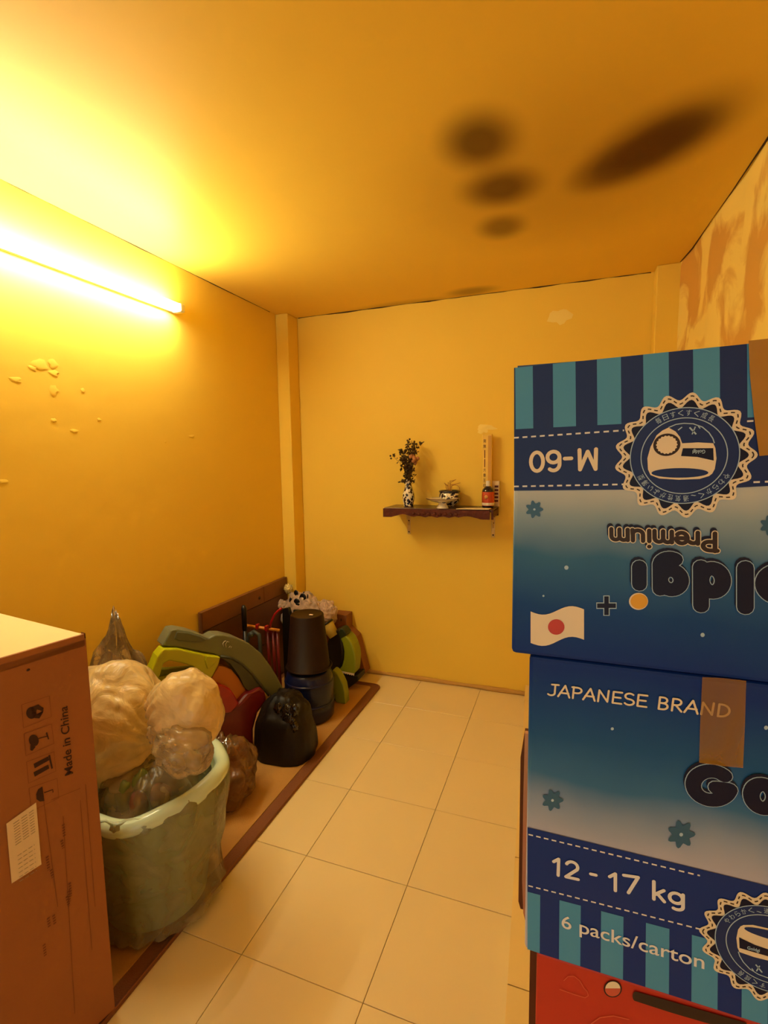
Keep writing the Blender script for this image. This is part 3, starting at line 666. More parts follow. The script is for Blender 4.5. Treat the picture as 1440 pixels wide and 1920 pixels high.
# small printed flowers and dots
def florets(b, lst, e):
    for (x, y, r, m) in lst:
        bpoly(b, [(x+r*(1+.22*math.cos(7*a))*math.cos(a), y+r*(1+.22*math.cos(7*a))*math.sin(a)) for a in [2*PI*k/42 for k in range(42)]], m, e)
        bell(b, x, y, max(1.5, r*.16), max(1.5, r*.16), m_lt, e+.0003, 10)
m_fl2 = mat('blue_flower_print', '#2f6590', .4)
for fl_ in [(1002, 955, 14, m_fl2), (1443, 985, 16, m_fl2)]: b = MB(); florets(b, [fl_], .0010); b.build('flower_print', ub)
for cx_, cy_, r_ in [(1062, 1064, 4), (1317, 1190, 4), (1019, 1117, 2)]: b = MB(); bell(b, cx_, cy_, r_, r_, m_lt, .001, 12); b.build('dot_print', ub)
if 0: bell(b, 1062, 1064, 4, 4, m_lt, .001, 12); bell(b, 1317, 1190, 4, 4, m_lt, .001, 12); bell(b, 1019, 1117, 2, 2, m_lt, .001, 12); b.build('flower_print', ub)
# emblem in its own frame: u right, v up, both in units of the outer radius
def emblem(parent, c, R, flip):
    s = -1 if flip else 1
    def P(u, v, e): return Vector((c.x+s*u*R, YBX-e, c.z+s*v*R))
    def Z(x, y, e=.0022): return P((x-726)/628, -(y-625)/543, e)
    def disc(b, r, sc, m, e, n=170, k=17): b.poly([P(r*(1+sc*math.cos(k*a))*math.cos(a), r*(1+sc*math.cos(k*a))*math.sin(a), e) for a in [2*PI*i/n for i in range(n)]], m)
    b = MB(); disc(b, .945, .062, m_crm, .0014); disc(b, .825, .075, m_drk, .0017); disc(b, .76, 0, m_navy, .0019)
    bd = b.build('emblem_badge', parent)
    b = MB(); strip(b, [P(.888*(1+.068*math.cos(17*a))*math.cos(a), .888*(1+.068*math.cos(17*a))*math.sin(a), .0019) for a in [2*PI*i/340 for i in range(341)]], .0014, m_dbr, NB, dash=(.0042, .0034)); b.build('stitch_ring', bd)
    b = MB()
    for r in (.765, .605): strip(b, [P(r*math.cos(a), r*math.sin(a), .0022) for a in [2*PI*i/80 for i in range(81)]], .0011, m_lt, NB)
    b.build('emblem_ring', bd)
    b = MB()
    def arc(txt, a0, a1, inner, m):
        n = len(txt)
        for i, ch in enumerate(txt):
            if ch == ' ': continue
            a = math.radians(a0+(a1-a0)*i/(n-1)); er = Vector((math.cos(a), math.sin(a))); et = Vector((math.sin(a), -math.cos(a)))
            if not inner: o = er*.645; upv = er*.075
            else: o = er*.73; upv = -er*.075; et = -et
            A = o-et*.038; B = o+et*.038; T = A+upv
            text(b, ch, P(A.x, A.y, 0), P(B.x, B.y, 0), P(T.x, T.y, 0), m, NB, eps=.0022)
    arc('毎日すくすく成長', 123, 58, False, m_lt)
    # the lower run reads clockwise along the bottom with the heads of its letters toward the rim
    txt = 'やわらかく、通気性がよい薄型'
    n = len(txt)
    for i, ch in enumerate(txt):
        a = math.radians(-28-(150-28)*i/(n-1)); er = Vector((math.cos(a), math.sin(a))); et = Vector((math.sin(a), -math.cos(a)))
        o = er*.645; A = o-et*.038; B = o+et*.038; T = A+er*.075
        text(b, ch, P(A.x, A.y, 0), P(B.x, B.y, 0), P(T.x, T.y, 0), m_lt, NB, eps=.0022)
    b.build('emblem_lettering', bd)
    b = MB()
    b.poly([Z(*q) for q in [(415, 740), (405, 640), (430, 540), (480, 440), (530, 400), (585, 375), (650, 412), (690, 460), (712, 515), (850, 510), (980, 520), (1000, 560), (1015, 650), (1005, 740), (985, 780), (960, 800), (880, 825), (700, 832), (520, 820), (440, 790)]], m_crm)
    def ze(cx, cy, rx, ry, m, e): b.poly([Z(cx+rx*math.cos(a), cy+ry*math.sin(a), e) for a in [2*PI*k/36 for k in range(36)]], m)
    ze(700, 772, 252, 42, m_navy, .0025); b.poly([Z(*q, .0025) for q in [(720, 558), (982, 562), (992, 668), (850, 635), (707, 625)]], m_drk)
    ze(575, 525, 122, 98, m_dbr, .0025); b.poly([Z(575+93*(1+.05*math.cos(18*a))*math.cos(a), 525+78*(1+.05*math.cos(18*a))*math.sin(a), .0027) for a in [2*PI*k/90 for k in range(90)]], m_crm)
    strip(b, [Z(585, 375), Z(650, 350), Z(720, 343), Z(800, 350), Z(880, 380), Z(940, 430), Z(975, 480), Z(990, 520)], .0012, m_lt, NB)
    text(b, 'Goldgi', Z(915, 575, 0), Z(805, 578, 0), Z(915, 605, 0), m_lt, NB, eps=.0028, bold=.02)
    strip(b, [Z(770, 380), Z(830, 440)], .0018, m_lt, NB); strip(b, [Z(820, 375), Z(795, 440)], .0014, m_lt, NB); strip(b, [Z(670, 400), Z(705, 375)], .0014, m_lt, NB); strip(b, [Z(845, 372), Z(862, 392)], .0012, m_lt, NB)
    b.build('diaper_picture', bd)
emblem(ub, (bf(1152, 855)+bf(1420, 855))/2, .0785, False)
b = MB(); bpoly(b, [(1402, topy(1402)-1), (1530, topy(1530)-1), (1530, 845), (1422, 855), (1412, 780), (1404, 700)], m_tape, .0032)
b.build('tape', ub)['label'] = 'brown packing tape'
b = MB().prism([(bf(1402, 640).x, YBX+.0, zt), (bf(1530, 640).x, YBX, zt), (bf(1530, 640).x, YBX+.3, zt), (bf(1402, 640).x, YBX+.3, zt)], (0, 0, .0006), m_tape); b.build('tape', ub)
# lower carton
lbx = thing('diaper_carton', 'blue diaper carton marked 12-17 kg, lower one of the right stack', 'box', ((xd+XR)/2, YBX+.15, zb))
MB().box((xd, YBX+.001, zb), (XR+.01, YBX+.31, zm-.001), m_gra2).build('body', lbx, bevel=.005)
def zpx(x, z):
    lo, hi = 0, 4000
    for _ in range(40):
        md = (lo+hi)/2
        if bf(x, md).z > z: lo = md
        else: hi = md
    return lo
b = MB(); l1 = lambda x: 1562+(x-988)*.243; l2 = lambda x: 1659+(x-988)*.262; l3 = lambda x: zpx(x, zb+.002)
bpoly(b, [(989, l1(988)-11), (1700, l1(1700)-11), (1700, l3(1700)), (1008, l3(1008)), (989, 1776)], m_nav2, .0003)
b.build('navy_print', lbx)
b = MB()
for (x0, x1) in [(989, 1013), (1049, 1089), (1127, 1169), (1211, 1255), (1297, 1346), (1391, 1440), (1488, 1540), (1592, 1646)]:
    bpoly(b, [(x0, l2(x0)+12), (x1, l2(x1)+12), (x1-1, l3(x1)-1), (max(x0-1, 989), l3(x0)-1)], m_teal, .0007)
b.build('teal_stripes', lbx)
b = MB(); strip(b, [bf(991, l1(991)+1, .001), bf(1312, l1(1312), .001)], .0022, m_dash, NB, dash=(.0065, .0045)); strip(b, [bf(991, l2(991), .001), bf(1318, l2(1318)-3, .001)], .0022, m_dash, NB, dash=(.0065, .0045)); b.build('stitch_line', lbx)
b = MB(); strokes(b, 'JAPANESE BRAND', bf(1025, 1302), bf(1365, 1344), bf(1027, 1281), .0026, m_crm, .001); b.build('lettering', lbx)
b = MB(); strokes(b, '12', bf(1034, 1637), bf(1084, 1648), bf(1035, 1606), .0046, m_dash, .001); strokes(b, '-', bf(1104, 1650), bf(1118, 1653), bf(1104, 1616), .0046, m_dash, .001); strokes(b, '17', bf(1139, 1666), bf(1196, 1675), bf(1139, 1634), .0046, m_dash, .001)
strokes(b, 'kg', bf(1221, 1683), bf(1282, 1698), bf(1221, 1650), .0046, m_dash, .001); b.build('weight_lettering', lbx)
b = MB(); text(b, '6 packs/carton', bf(1053, 1737), bf(1320, 1815), bf(1053, 1714), m_dash, NB, eps=.001, bold=.008); b.build('pack_lettering', lbx)
b = MB()
for ch, a, c_, d in [('G', (1294, 1496), (1362, 1502), (1297, 1440)), ('o', (1402, 1512), (1450, 1520), (1404, 1438)), ('l', (1500, 1530), (1505, 1530), (1502, 1440))]:
    outlined(b, ch, bf(*a), bf(*c_), bf(*d), .0014, .0180, .0010, m_lt, m_drk, m_drk)
b.build('brand_lettering', lbx)
for fl_ in [(1036, 1500, 17, m_fl2), (1277, 1564, 22, m_fl2)]: b = MB(); florets(b, [fl_], .0006); b.build('flower_print', lbx)
for cx_, cy_, r_ in [(1148, 1366, 3), (1436, 1364, 4)]: b = MB(); bell(b, cx_, cy_, r_, r_, m_lt, .0007, 10); b.build('dot_print', lbx)
if 0: bell(b, 1148, 1366, 3, 3, m_lt, .0007, 10); bell(b, 1436, 1364, 4, 4, m_lt, .0007, 10); b.build('flower_print', lbx)
emblem(lbx, bf(1312, 1740)+Vector((.0785*.99, 0, -.002)), .0785, True)
b = MB(); P = [(1316, 1268), (1355, 1270), (1398, 1275), (1396, 1350), (1392, 1438), (1350, 1434), (1310, 1428), (1312, 1350)]
m_tape2 = film('see_through_tape', '#b8821c', .58, rough=.2, bump=.2, bscale=7, trans=.05)
bpoly(b, P, m_tape2, .0024); o = b.build('tape', lbx); o['label'] = 'amber packing tape'
# folded cardboard sheets standing behind the lower carton
m_pink = mat('pink_board', '#cf9a76', .8, bump=.3)
sh = thing('flattened_carton', 'flattened carton edges poking out left of the lower blue carton', 'cardboard', (0, 1.1, ZP))
def at11(x, y, yy=1.10): return aty((x, y), yy)
for q, m_, yy, nm in (([(984, 1370), (976, 1420), (974, 1560), (972, 1690), (976, 1704), (996, 1700), (996, 1375)], m_cdk, 1.12, 'sheet'), ([(984, 1375), (981, 1500), (979, 1650), (981, 1712), (985, 1728), (996, 1725), (996, 1375)], m_pink, 1.09, 'sheet')):
    P = [at11(x, y, yy) for x, y in q]; P[-2].x = .2; P[-1].x = .2; lo = min(v.z for v in P)
    MB().prism(P, (0, .012, 0), m_).build(nm, sh)
b = MB(); P = at11(996, 1700, 1.10); b.box((P.x, 1.085, ZP), (.2, 1.135, .45), m_cdk); b.build('sheet', sh)
# red carton at the bottom
m_red = mat('red_carton', '#c8321a', .5, var=.06)
rb = thing('red_carton', 'orange red carton at the bottom of the right stack, mostly out of frame', 'box', ((xd+XR)/2, YBX+.15, ZP))
rx0 = bf(1005, 1850).x
MB().box((rx0, YBX+.002, ZP), (XR, YBX+.3, zb-.0005), m_red).build('body', rb, bevel=.003)
b = MB(); bpoly(b, [(1192+6*math.cos(a), 1868+9*math.sin(a)) for a in [PI/2+PI*k/8 for k in range(9)]]+[(1260, 1878), (1400, 1918), (1400, 1940), (1260, 1899)], m_dbr, .0002); b.build('hand_slot', rb)
m_rln = mat('light_red_line', '#e0684a', .5)
b = MB(); bell(b, 1149, 1855, 17, 16, m_dbr, -.0005); bell(b, 1149, 1855, 14.5, 13.5, mat('ball_red', '#d86048', .5), -.0001); bpoly(b, [(1149+14*math.cos(a), 1853+13*math.sin(a)) for a in [PI+PI*k/10 for k in range(11)]], m_crm, .0002); b.build('ball_print', rb)
b = MB(); strip(b, [bf(1057+x, 1829+y, 0) for x, y in [(0, 10), (8, 2), (20, 2), (30, 10), (38, 24), (44, 30), (46, 38), (40, 42), (20, 36), (-8, 26)]], .0010, m_rln, NB)
strip(b, [bf(x, y, 0) for x, y in [(1108, 1920), (1125, 1908), (1150, 1905), (1180, 1912)]], .0012, m_rln, NB); b.build('outline_print', rb)

# ================================================================== BIN WITH LINER AND BAGS
m_mint = mat('mint_plastic', '#b4cc9c', .3, coat=.3); m_mintd = mat('mint_rim', '#cfe6cc', .25, coat=.5, var=.1, vscale=10)
BC = Vector((-1.29, 1.185, 0))
bn = thing('waste_bin', 'large mint green plastic bin with clear liner behind the cardboard box', 'bin', BC)
MB().lathe([(.0001, ZR), (.150, ZR), (.158, ZR+.01), (.212, .40), (.222, .43), (.215, .43), (.15, .05), (.0001, .04)], m_mint, c=BC, n=48).build('body', bn)
ring = [BC+Vector(((.228+.006*math.sin(5*a))*math.cos(a), (.228+.006*math.sin(5*a))*math.sin(a), .445+.010*math.sin(2*a+1)+.004*math.sin(7*a))) for a in [2*PI*k/64 for k in range(64)]]
b = MB().tube(ring, [.025+.003*noise.noise(p*9) for p in ring], m_mintd, n=12, closed=True); b.build('rim', bn)
f_clear = film('clear_liner', '#cdbf98', .42, bump=.7, bscale=9, trans=.5)
f_pale = film('cloudy_bag', '#ffe2a2', .93, rough=.3, bump=.6, bscale=9, trans=.3)
f_thin = film('thin_clear_bag', '#e6c890', .36, rough=.2, bump=.7, bscale=9, trans=.4)
f_brn = film('brown_clear_bag', '#c08a4c', .45, rough=.2, bump=.7, bscale=9, trans=.4)
b = MB(); b.lathe([(.236, .462), (.252, .445), (.250, .40), (.240, .33), (.228, .25), (.205, .17), (.205, .09), (.215, .03)], f_clear, c=BC, n=96, wob=lambda a, z: (.012+.03*(.46-z))*noise.noise(Vector((math.cos(a)*4, math.sin(a)*4, z*4)))+.004*math.sin(23*a+z*20))
b.f = [f for f in b.f if len(f) == 4]; b.m = b.m[:len(b.f)]; b.sm = b.sm[:len(b.f)]; b.build('liner', bn)
# dark contents inside the bin
m_dg = mat('dark_green_waste', '#23261a', .6, var=.5, vscale=12); m_gw = mat('green_waste', '#6c7434', .5, var=.3); m_bw = mat('brown_waste', '#6b3a22', .7, var=.4, vscale=14)
cb_ = thing('rubbish_bag', 'thin clear bag of dark green and brown rubbish inside the bin', 'bag', BC+Vector((0, 0, .1)))
b = MB(); b.blob(BC+Vector((.005, -.005, .37)), (.172, .17, .15), f_thin, sub=5, amp=.2, fr=2, seed=3, fold=.15, nf=11, hf=.35); b.build('film', cb_)
b = MB(); b.blob(BC+Vector((0, 0, .32)), (.145, .14, .14), m_dg, sub=5, amp=.22, fr=2, seed=5, hf=.4); b.build('dark_contents', cb_)
for k, (dx, dy, dz, m_) in enumerate([(.0, -.10, .43, m_gw), (.06, -.11, .41, m_bw), (-.06, -.10, .40, m_gw), (.10, -.06, .42, m_bw), (.03, -.07, .45, m_gw)]):
    MB().blob(BC+Vector((dx, dy, dz)), (.028, .03, .06), m_, sub=3, amp=.25, fr=1.6, seed=k, hf=.3).build('wrapper', cb_)
# big pale bag
def atd(x, y, yy): return aty((x, y), yy)
pc = atd(214, 1362, 1.19)
big = thing('plastic_bag', 'big bulging pale plastic bag tied shut on top of the bin', 'bag', pc)
b = MB()
b.blob(pc+Vector((-.02, .02, 0)), (.215, .17, .215), f_pale, sub=6, amp=.15, fr=1.7, seed=14, fold=.035, nf=19, axis=(1, 0, -.1), hf=.25)
b.build('body', big)
kn = atd(302, 1368, 1.13); lc = atd(350, 1333, 1.15)
b = MB(); b.blob(lc, (.118, .10, .128), f_pale, sub=6, amp=.12, fr=2, seed=17, fold=.10, nf=19, axis=(-1, -.2, -.5), hf=.25); b.build('gathered_top', big)
b = MB(); b.blob(atd(345, 1405, 1.06), (.085, .07, .07), f_thin, sub=5, amp=.2, fr=2.2, seed=23, fold=.22, nf=11, axis=(-1, 0, .5), hf=.3); b.build('loose_end', big)
b = MB(); b.blob(kn, (.035, .04, .04), f_pale, sub=4, amp=.3, fr=4, seed=5, fold=.3, nf=9); b.build('knot', big)
# tall clear bag against the wall behind
pc = atd(216, 1222, 1.37); zc = pc.z
cl = thing('clear_bag', 'pointed clear bag of brown things against the left wall behind the pale bag', 'bag', (pc.x, pc.y, ZR))
def spike(q, p):
    if p.z > .75: k = (p.z-.75)/.25; q = Vector((q.x*(1-.6*k)+.015*k, q.y*(1-.6*k), q.z+.055*k*k))
    return q
hz = (zc-ZR)/2+.04
px_ = max(pc.x, XL+.16)
b = MB(); b.blob((px_, pc.y, ZR+hz), (.15, .11, hz), f_thin, sub=5, amp=.14, fr=2.2, seed=31, fold=.12, nf=9, hf=.3, floor=ZR, shape=spike); b.build('film', cl)
b = MB(); b.blob((px_+.0, pc.y+.01, ZR+hz*.86), (.075, .07, hz*.80), m_bw, sub=4, amp=.2, fr=2.5, seed=33, hf=.4, floor=ZR+.004); b.build('contents', cl)
for k in range(4):
    a = k*1.3; MB().prism([(px_-.05+.03*k, pc.y-.05, zc-.14), (px_-.02+.03*k, pc.y-.05, zc-.14), (px_-.025+.028*k, pc.y-.02, zc+.02-.015*k), (px_-.045+.028*k, pc.y-.02, zc+.015-.01*k)], (.0, .006, 0), m_bw).build('brown_strip', cl)
# crumpled bag on the mat
pc = atz((432, 1500), .08)
cr = thing('crumpled_bag', 'crumpled see-through brown bag lying between the bin and the black bag', 'bag', (-1.36, 1.68, ZR))
b = MB(); b.blob((-1.37, 1.655, .135), (.125, .13, .15), f_brn, sub=5, amp=.35, fr=1.8, seed=41, fold=.25, nf=9, floor=ZR, hf=.35); b.build('film', cr)
b = MB(); b.blob((-1.37, 1.66, .09), (.085, .09, .075), m_bw, sub=4, amp=.3, fr=3, seed=43, floor=ZR+.002); b.build('contents', cr)
# black tied bag
m_blk = mat('black_plastic_film', '#120c08', .5, coat=.0, bump=.35, bscale=12, spec=.3); m_blk2 = mat('shiny_black_film', '#1c120c', .2, coat=.4)
bc = atz((540, 1428), .02); bc = Vector((-1.315, 2.06, 0)); zt2 = aty((540, 1300), 2.06).z
kb = thing('black_bag', 'tied black plastic bag standing in front of the blue jug', 'bag', (bc.x, bc.y, ZR))
hh = (zt2-ZR)/2
b = MB(); b.blob((bc.x, bc.y, ZR+hh*.62), (.152, .140, hh*1.38), m_blk, sub=5, amp=.09, fr=2.4, seed=51, fold=.05, nf=12, floor=ZR, hf=.35, boxy=.78, shape=lambda q, p: Vector((q.x*(.95-.14*p.z), q.y*(.95-.14*p.z), q.z))); b.build('body', kb)
bpy.context.view_layer.update()
def on_surface(o, q):
    ok, loc, nn, _ = o.ray_cast(CP, ray(*q).normalized()); return (loc, nn) if ok else (CP+ray(*q)*2, Vector((0, -1, 0)))
kbody = kb.children[0]; kp, kn_ = on_surface(kbody, (537, 1342))
b = MB()
for k in range(11): b.blob(kp+Vector((R_.gauss(0, .026), R_.uniform(-.008, .008), R_.gauss(0, .022))), (.022, .014, .030), m_blk2, sub=3, amp=.5, fr=4, seed=60+k, fold=.3, nf=7)
b.build('knot', kb)
# ================================================================== RIDE-ON / SLIDE TOY
TP = Vector((-1.7, 1.67, 0)); TU = Vector((.467, .884, 0)); TN = Vector((.884, -.467, 0))
def tp(x, y, off=0): return hit((x, y), TP+TN*off, TN)
def slab(pts, off, th, m, name, parent, bevel=.006, plane=None):
    P = [tp(x, y, off) for x, y in pts]; bb = MB().prism(P, -TN*th, m); return bb.build(name, parent, bevel=bevel)
def tz(x, y): return 140+x/3.6, 1100+y/3.6       # coordinates read in the close view of the toy
m_gt = mat('grey_green_plastic', '#68705a', .4, coat=.15, bump=.04, bscale=300); m_lime = mat('lime_plastic', '#b7bb10', .38, coat=.2)
m_org = mat('orange_plastic', '#c07818', .4); m_mar = mat('maroon_plastic', '#6d1420', .38, coat=.2); m_redp = mat('red_plastic', '#a01418', .35, coat=.2)
ty = thing('toddler_toy', 'plastic toddler slide folded up, grey green arch with lime, orange and maroon parts', 'toy', tp(400, 1350)*1.0)
ty.location = (-1.6, 1.9, ZR)
arch = [(590, 400), (620, 345), (650, 295), (700, 288), (780, 302), (850, 325), (905, 350), (950, 325), (1010, 325), (1090, 345), (1180, 385), (1260, 450), (1320, 530), (1370, 610), (1415, 700), (1330, 745), (1290, 700), (1240, 690), (1200, 720), (1155, 690), (1110, 600), (1050, 520), (985, 480), (940, 455), (800, 430), (700, 410)]
slab([tz(*q) for q in arch], .03, .085, m_gt, 'arch', ty, .008)
# raised lip, recess and moulded logo of the arch
b = MB(); b.tube([tp(*tz(*q), .034) for q in [(985, 470), (1060, 480), (1130, 520), (1200, 590), (1260, 670), (1310, 735)]], .006, mat('grey_green_dark', '#474b40', .5), n=8); b.build('arch_lip', ty)
slab([tz(*q) for q in [(985, 478), (1050, 490), (1110, 520), (1180, 580), (1230, 650), (1255, 690), (1200, 718), (1155, 690), (1110, 600), (1050, 520)]], .036, .02, MATS['grey_green_dark'], 'arch_inner_side', ty, .002)
slab([tz(*q) for q in [(672, 352), (690, 305), (760, 310), (850, 335), (895, 360), (850, 378), (760, 372), (700, 365)]], .034, .01, mat('grey_green_shade', '#5b6250', .5), 'tray_recess', ty, .004)
b = MB()
for pts in ([(1005, 405), (1000, 385), (1010, 370), (1022, 366)], [(1022, 410), (1018, 388), (1030, 370), (1042, 375)], [(1040, 412), (1050, 400), (1060, 404), (1052, 414)]):
    b.tube([tp(*tz(*q), .031) for q in pts], .0022, mat('moulded_white', '#c8c8b0', .4), n=6)
b.build('moulded_mark', ty)
# lime frame with window: four bars of one moulding
slab([tz(*q) for q in [(600, 422), (700, 420), (880, 460), (985, 475), (975, 520), (935, 600), (880, 680), (815, 660), (828, 620), (830, 575), (800, 540), (720, 515), (640, 500), (600, 520), (578, 600), (540, 660), (500, 640), (515, 580), (560, 470)]], .055, .07, m_lime, 'lime_frame', ty, .006)
slab([tz(*q) for q in [(500, 640), (540, 655), (690, 620), (815, 655), (880, 680), (850, 800), (500, 800)]], .055, .07, m_lime, 'lime_lower_bar', ty, .006)
slab([tz(*q) for q in [(890, 470), (985, 478), (900, 560), (880, 500)]], .062, .02, m_lime, 'lime_gusset', ty, .003)
slab([tz(*q) for q in [(560, 560), (840, 540), (900, 640), (860, 900), (560, 900)]], -.03, .03, mat('lime_dark', '#787a10', .5), 'lime_back_panel', ty)
slab([tz(*q) for q in [(975, 535), (1010, 540), (1060, 560), (1110, 620), (1165, 715), (1120, 790), (1060, 830), (960, 760), (900, 700), (890, 670), (935, 600)]], .02, .05, m_org, 'orange_panel', ty)
slab([tz(*q) for q in [(915, 690), (950, 672), (1000, 668), (1050, 690), (1080, 730), (1110, 790), (1060, 850), (960, 860), (930, 760)]], .075, .05, m_redp, 'red_knob', ty, .015)
slab([tz(*q) for q in [(960, 800), (1060, 830), (1110, 790), (1165, 725), (1210, 705), (1255, 680), (1290, 710), (1300, 770), (1240, 850), (1210, 960), (1210, 1100), (1160, 1300), (1000, 1350), (900, 1200), (880, 1000), (930, 850)]], .06, .09, m_mar, 'maroon_seat', ty, .014)
b = MB(); f0 = tp(*tz(1000, 1300), .05); f1 = tp(*tz(1180, 1250), .05)
for f_ in (f0, f1): b.box((f_.x-.05, f_.y-.03, ZR), (f_.x+.0, f_.y+.03, f_.z+.03), m_mar)
b.build('seat_foot', ty, bevel=.008)
# ================================================================== WOODEN PANEL AGAINST THE LEFT WALL
m_pan = mat('panel_wood', '#7a4a1e', .55, bump=.15, bscale=50, var=.2, vscale=9); m_pan2 = mat('panel_wood_dark', '#5c3414', .55, bump=.15, bscale=50, var=.25, vscale=9)
y0, y1 = atx((378, 1135), XL+.03).y, 2.955
zt3, zs3 = .682, .575
pn = thing('wooden_panel', 'low brown wooden board panel leaning flat against the left wall by the corner', 'panel', (XL+.02, (y0+y1)/2, ZR))
ym = atx((495, 1095), XL+.03).y
for (a, c_, z0, z1, m_, th) in ((y0, ym-.0015, zs3+.002, zt3, m_pan, .028), (ym+.0015, y1, zs3+.002, zt3, m_pan, .028), (y0, y1, .30, zs3-.002, m_pan2, .026), (y0, y1, ZR, .296, m_pan2, .026)):
    MB().box((XL+.002, a, z0), (XL+th, c_, z1), m_).build('board', pn, bevel=.0015)
b = MB().lathe([(.0001, 0), (.011, 0), (.009, .003), (.0001, .004)], m_crack, c=(XL+.0281, atx((487, 1121), XL+.03).y, atx((487, 1121), XL+.03).z), n=16, M=Matrix.Rotation(PI/2, 4, 'Y')); b.build('knob_hole', pn)
MB().box((XL+.02, y0-.008, ZR), (XL+.032, y0-.0005, zt3), m_pan2).build('end_strip', pn)
# ================================================================== THINGS IN THE CORNER
m_bkp = mat('black_plastic', '#0d0b0a', .4); 
# umbrella
p0, p1 = aty((457, 1135), 2.36), aty((463, 1215), 2.36)
um = thing('umbrella', 'black folded umbrella handle sticking up in front of the wooden panel', 'umbrella', (p1.x, 2.36, ZR))
xx = max(p0.x, XL+.06)
MB().tube([(xx, 2.36, p0.z-.15), (xx, 2.36, p0.z-.02), (xx-.002, 2.36, p0.z)], [.014, .016, .009], m_bkp, n=12).build('handle', um)
MB().tube([(xx, 2.36, p0.z-.15), (xx+.01, 2.36, .25), (xx+.015, 2.36, ZR)], [.012, .03, .012], m_bkp, n=12).build('folded_canopy', um)
# red toy frame with yellow rod
rf = thing('red_toy_frame', 'red curved toy frame with an orange rod across, left of the brown bucket', 'toy', (-1.66, 2.44, ZR))
a_, c_ = aty((456, 1172), 2.42), aty((524, 1182), 2.46); a_.x = max(a_.x, XL+.03)
MB().tube([a_, c_], .009, mat('orange_rod', '#e09030', .45, var=.2, vscale=40), n=12).build('rod', rf)
m_rf = mat('dark_red_plastic', '#6e1410', .4)
for q in ((483, 1174), (500, 1177)):
    v = aty(q, 2.43); MB().box((v.x-.008, v.y-.014, v.z-.016), (v.x+.008, v.y+.014, v.z+.014), MATS['red_plastic']).build('clamp', rf, bevel=.003)
P = [aty(q, 2.45) for q in [(506, 1178), (509, 1165), (515, 1152), (522, 1145), (528, 1140)]]
MB().tube(P, .007, MATS['red_plastic'], n=10).build('arch', rf)
for q in (502, 512, 520):
    v = aty((q, 1185), 2.47); MB().tube([v, Vector((v.x+.01, v.y, ZR))], .010, m_rf, n=10).build('upright', rf)
v = aty((510, 1190), 2.48); MB().box((v.x-.05, v.y, v.z-.02), (v.x+.045, v.y+.012, v.z+.03), m_rf).build('crossbar', rf, bevel=.004)
# grey clamp toy
gc = thing('grey_hook', 'small grey green hooked plastic piece behind the toddler slide arch', 'toy', (-1.7, 2.33, ZR))
P = [aty(q, 2.33) for q in [(464, 1245), (464, 1205), (468, 1188), (476, 1184), (486, 1190), (488, 1210), (490, 1245)]]
for v in P: v.x = max(v.x, XL+.03)
P = [Vector((P[0].x, 2.33, ZR))]+P+[Vector((P[-1].x, 2.33, ZR))]
MB().tube(P, .011, mat('slate_plastic', '#39403a', .5), n=10).build('hook', gc)
v = aty((471, 1190), 2.31); MB().lathe([(.0001, -.01), (.016, -.01), (.016, .01), (.0001, .01)], MATS['slate_plastic'], c=v, n=16, M=Matrix.Rotation(PI/2, 4, 'X')).build('pivot', gc)
# tall black board
bd = thing('folded_easel', 'tall narrow black board standing left of the upturned bucket', 'board', (-1.6, 2.56, ZR))
P = [aty(q, 2.58) for q in [(529, 1142), (540, 1140), (546, 1160), (550, 1290), (534, 1290), (530, 1200)]]
P[3].z = P[4].z = ZR
MB().prism(P, (0, .03, 0), m_bkp).build('board', bd, bevel=.004)
v = aty((545, 1160), 2.56); MB().box((v.x-.012, 2.61, ZR), (v.x+.04, 2.63, v.z+.04), mat('dark_green_board', '#141a10', .5)).build('rear_board', bd, bevel=.003)
# blue jug and upturned bucket
JC = Vector((-1.375, 2.42, 0)); zj = aty((580, 1250), 2.42).z
m_jug = mat('dark_blue_plastic', '#0e1840', .28, coat=.15, spec=.3)
jg = thing('water_jug', 'dark blue plastic water jug under the upturned brown bucket', 'jug', (JC.x, JC.y, ZR))
MB().lathe([(.0001, ZR), (.125, ZR), (.138, ZR+.015), (.142, ZR+.08), (.135, ZR+.11), (.14, ZR+.13), (.141, zj-.08), (.13, zj-.03), (.105, zj), (.0001, zj)], m_jug, c=JC, n=48).build('body', jg)
for z in (ZR+.10, zj-.07):
    MB().lathe([(.137, z-.008), (.1445, z), (.137, z+.008)], m_jug, c=JC, n=48).build('ring', jg)
m_buk = mat('brown_black_plastic', '#1f0f08', .5, spec=.2)
bk = thing('bucket', 'dark brown bucket turned upside down on top of the blue jug', 'bucket', (JC.x, JC.y, zj))
ztb = aty((573, 1150), 2.42).z; Tm = Matrix.Rotation(-.02, 4, 'Y')
MB().lathe([(.104, zj+.0035), (.126, zj+.0035), (.127, zj+.012), (.122, zj+.014), (.094, ztb-.004), (.090, ztb), (.083, ztb-.002), (.0001, ztb-.003)], m_buk, c=JC+Vector((-.003, 0, 0)), n=48).build('body', bk)
b = MB(); b.tube([JC+Vector((.129*math.cos(a), .129*math.sin(a), zj+.010)) for a in [2*PI*k/48 for k in range(48)]], .005, m_buk, n=8, closed=True); b.build('rim', bk)
b = MB(); v = JC+Vector((.02, -.02, ztb)); b.box(v+Vector((0, 0, -.001)), v+Vector((.022, .012, .002)), m_crm); b.build('sticker', bk, bevel=.0005)
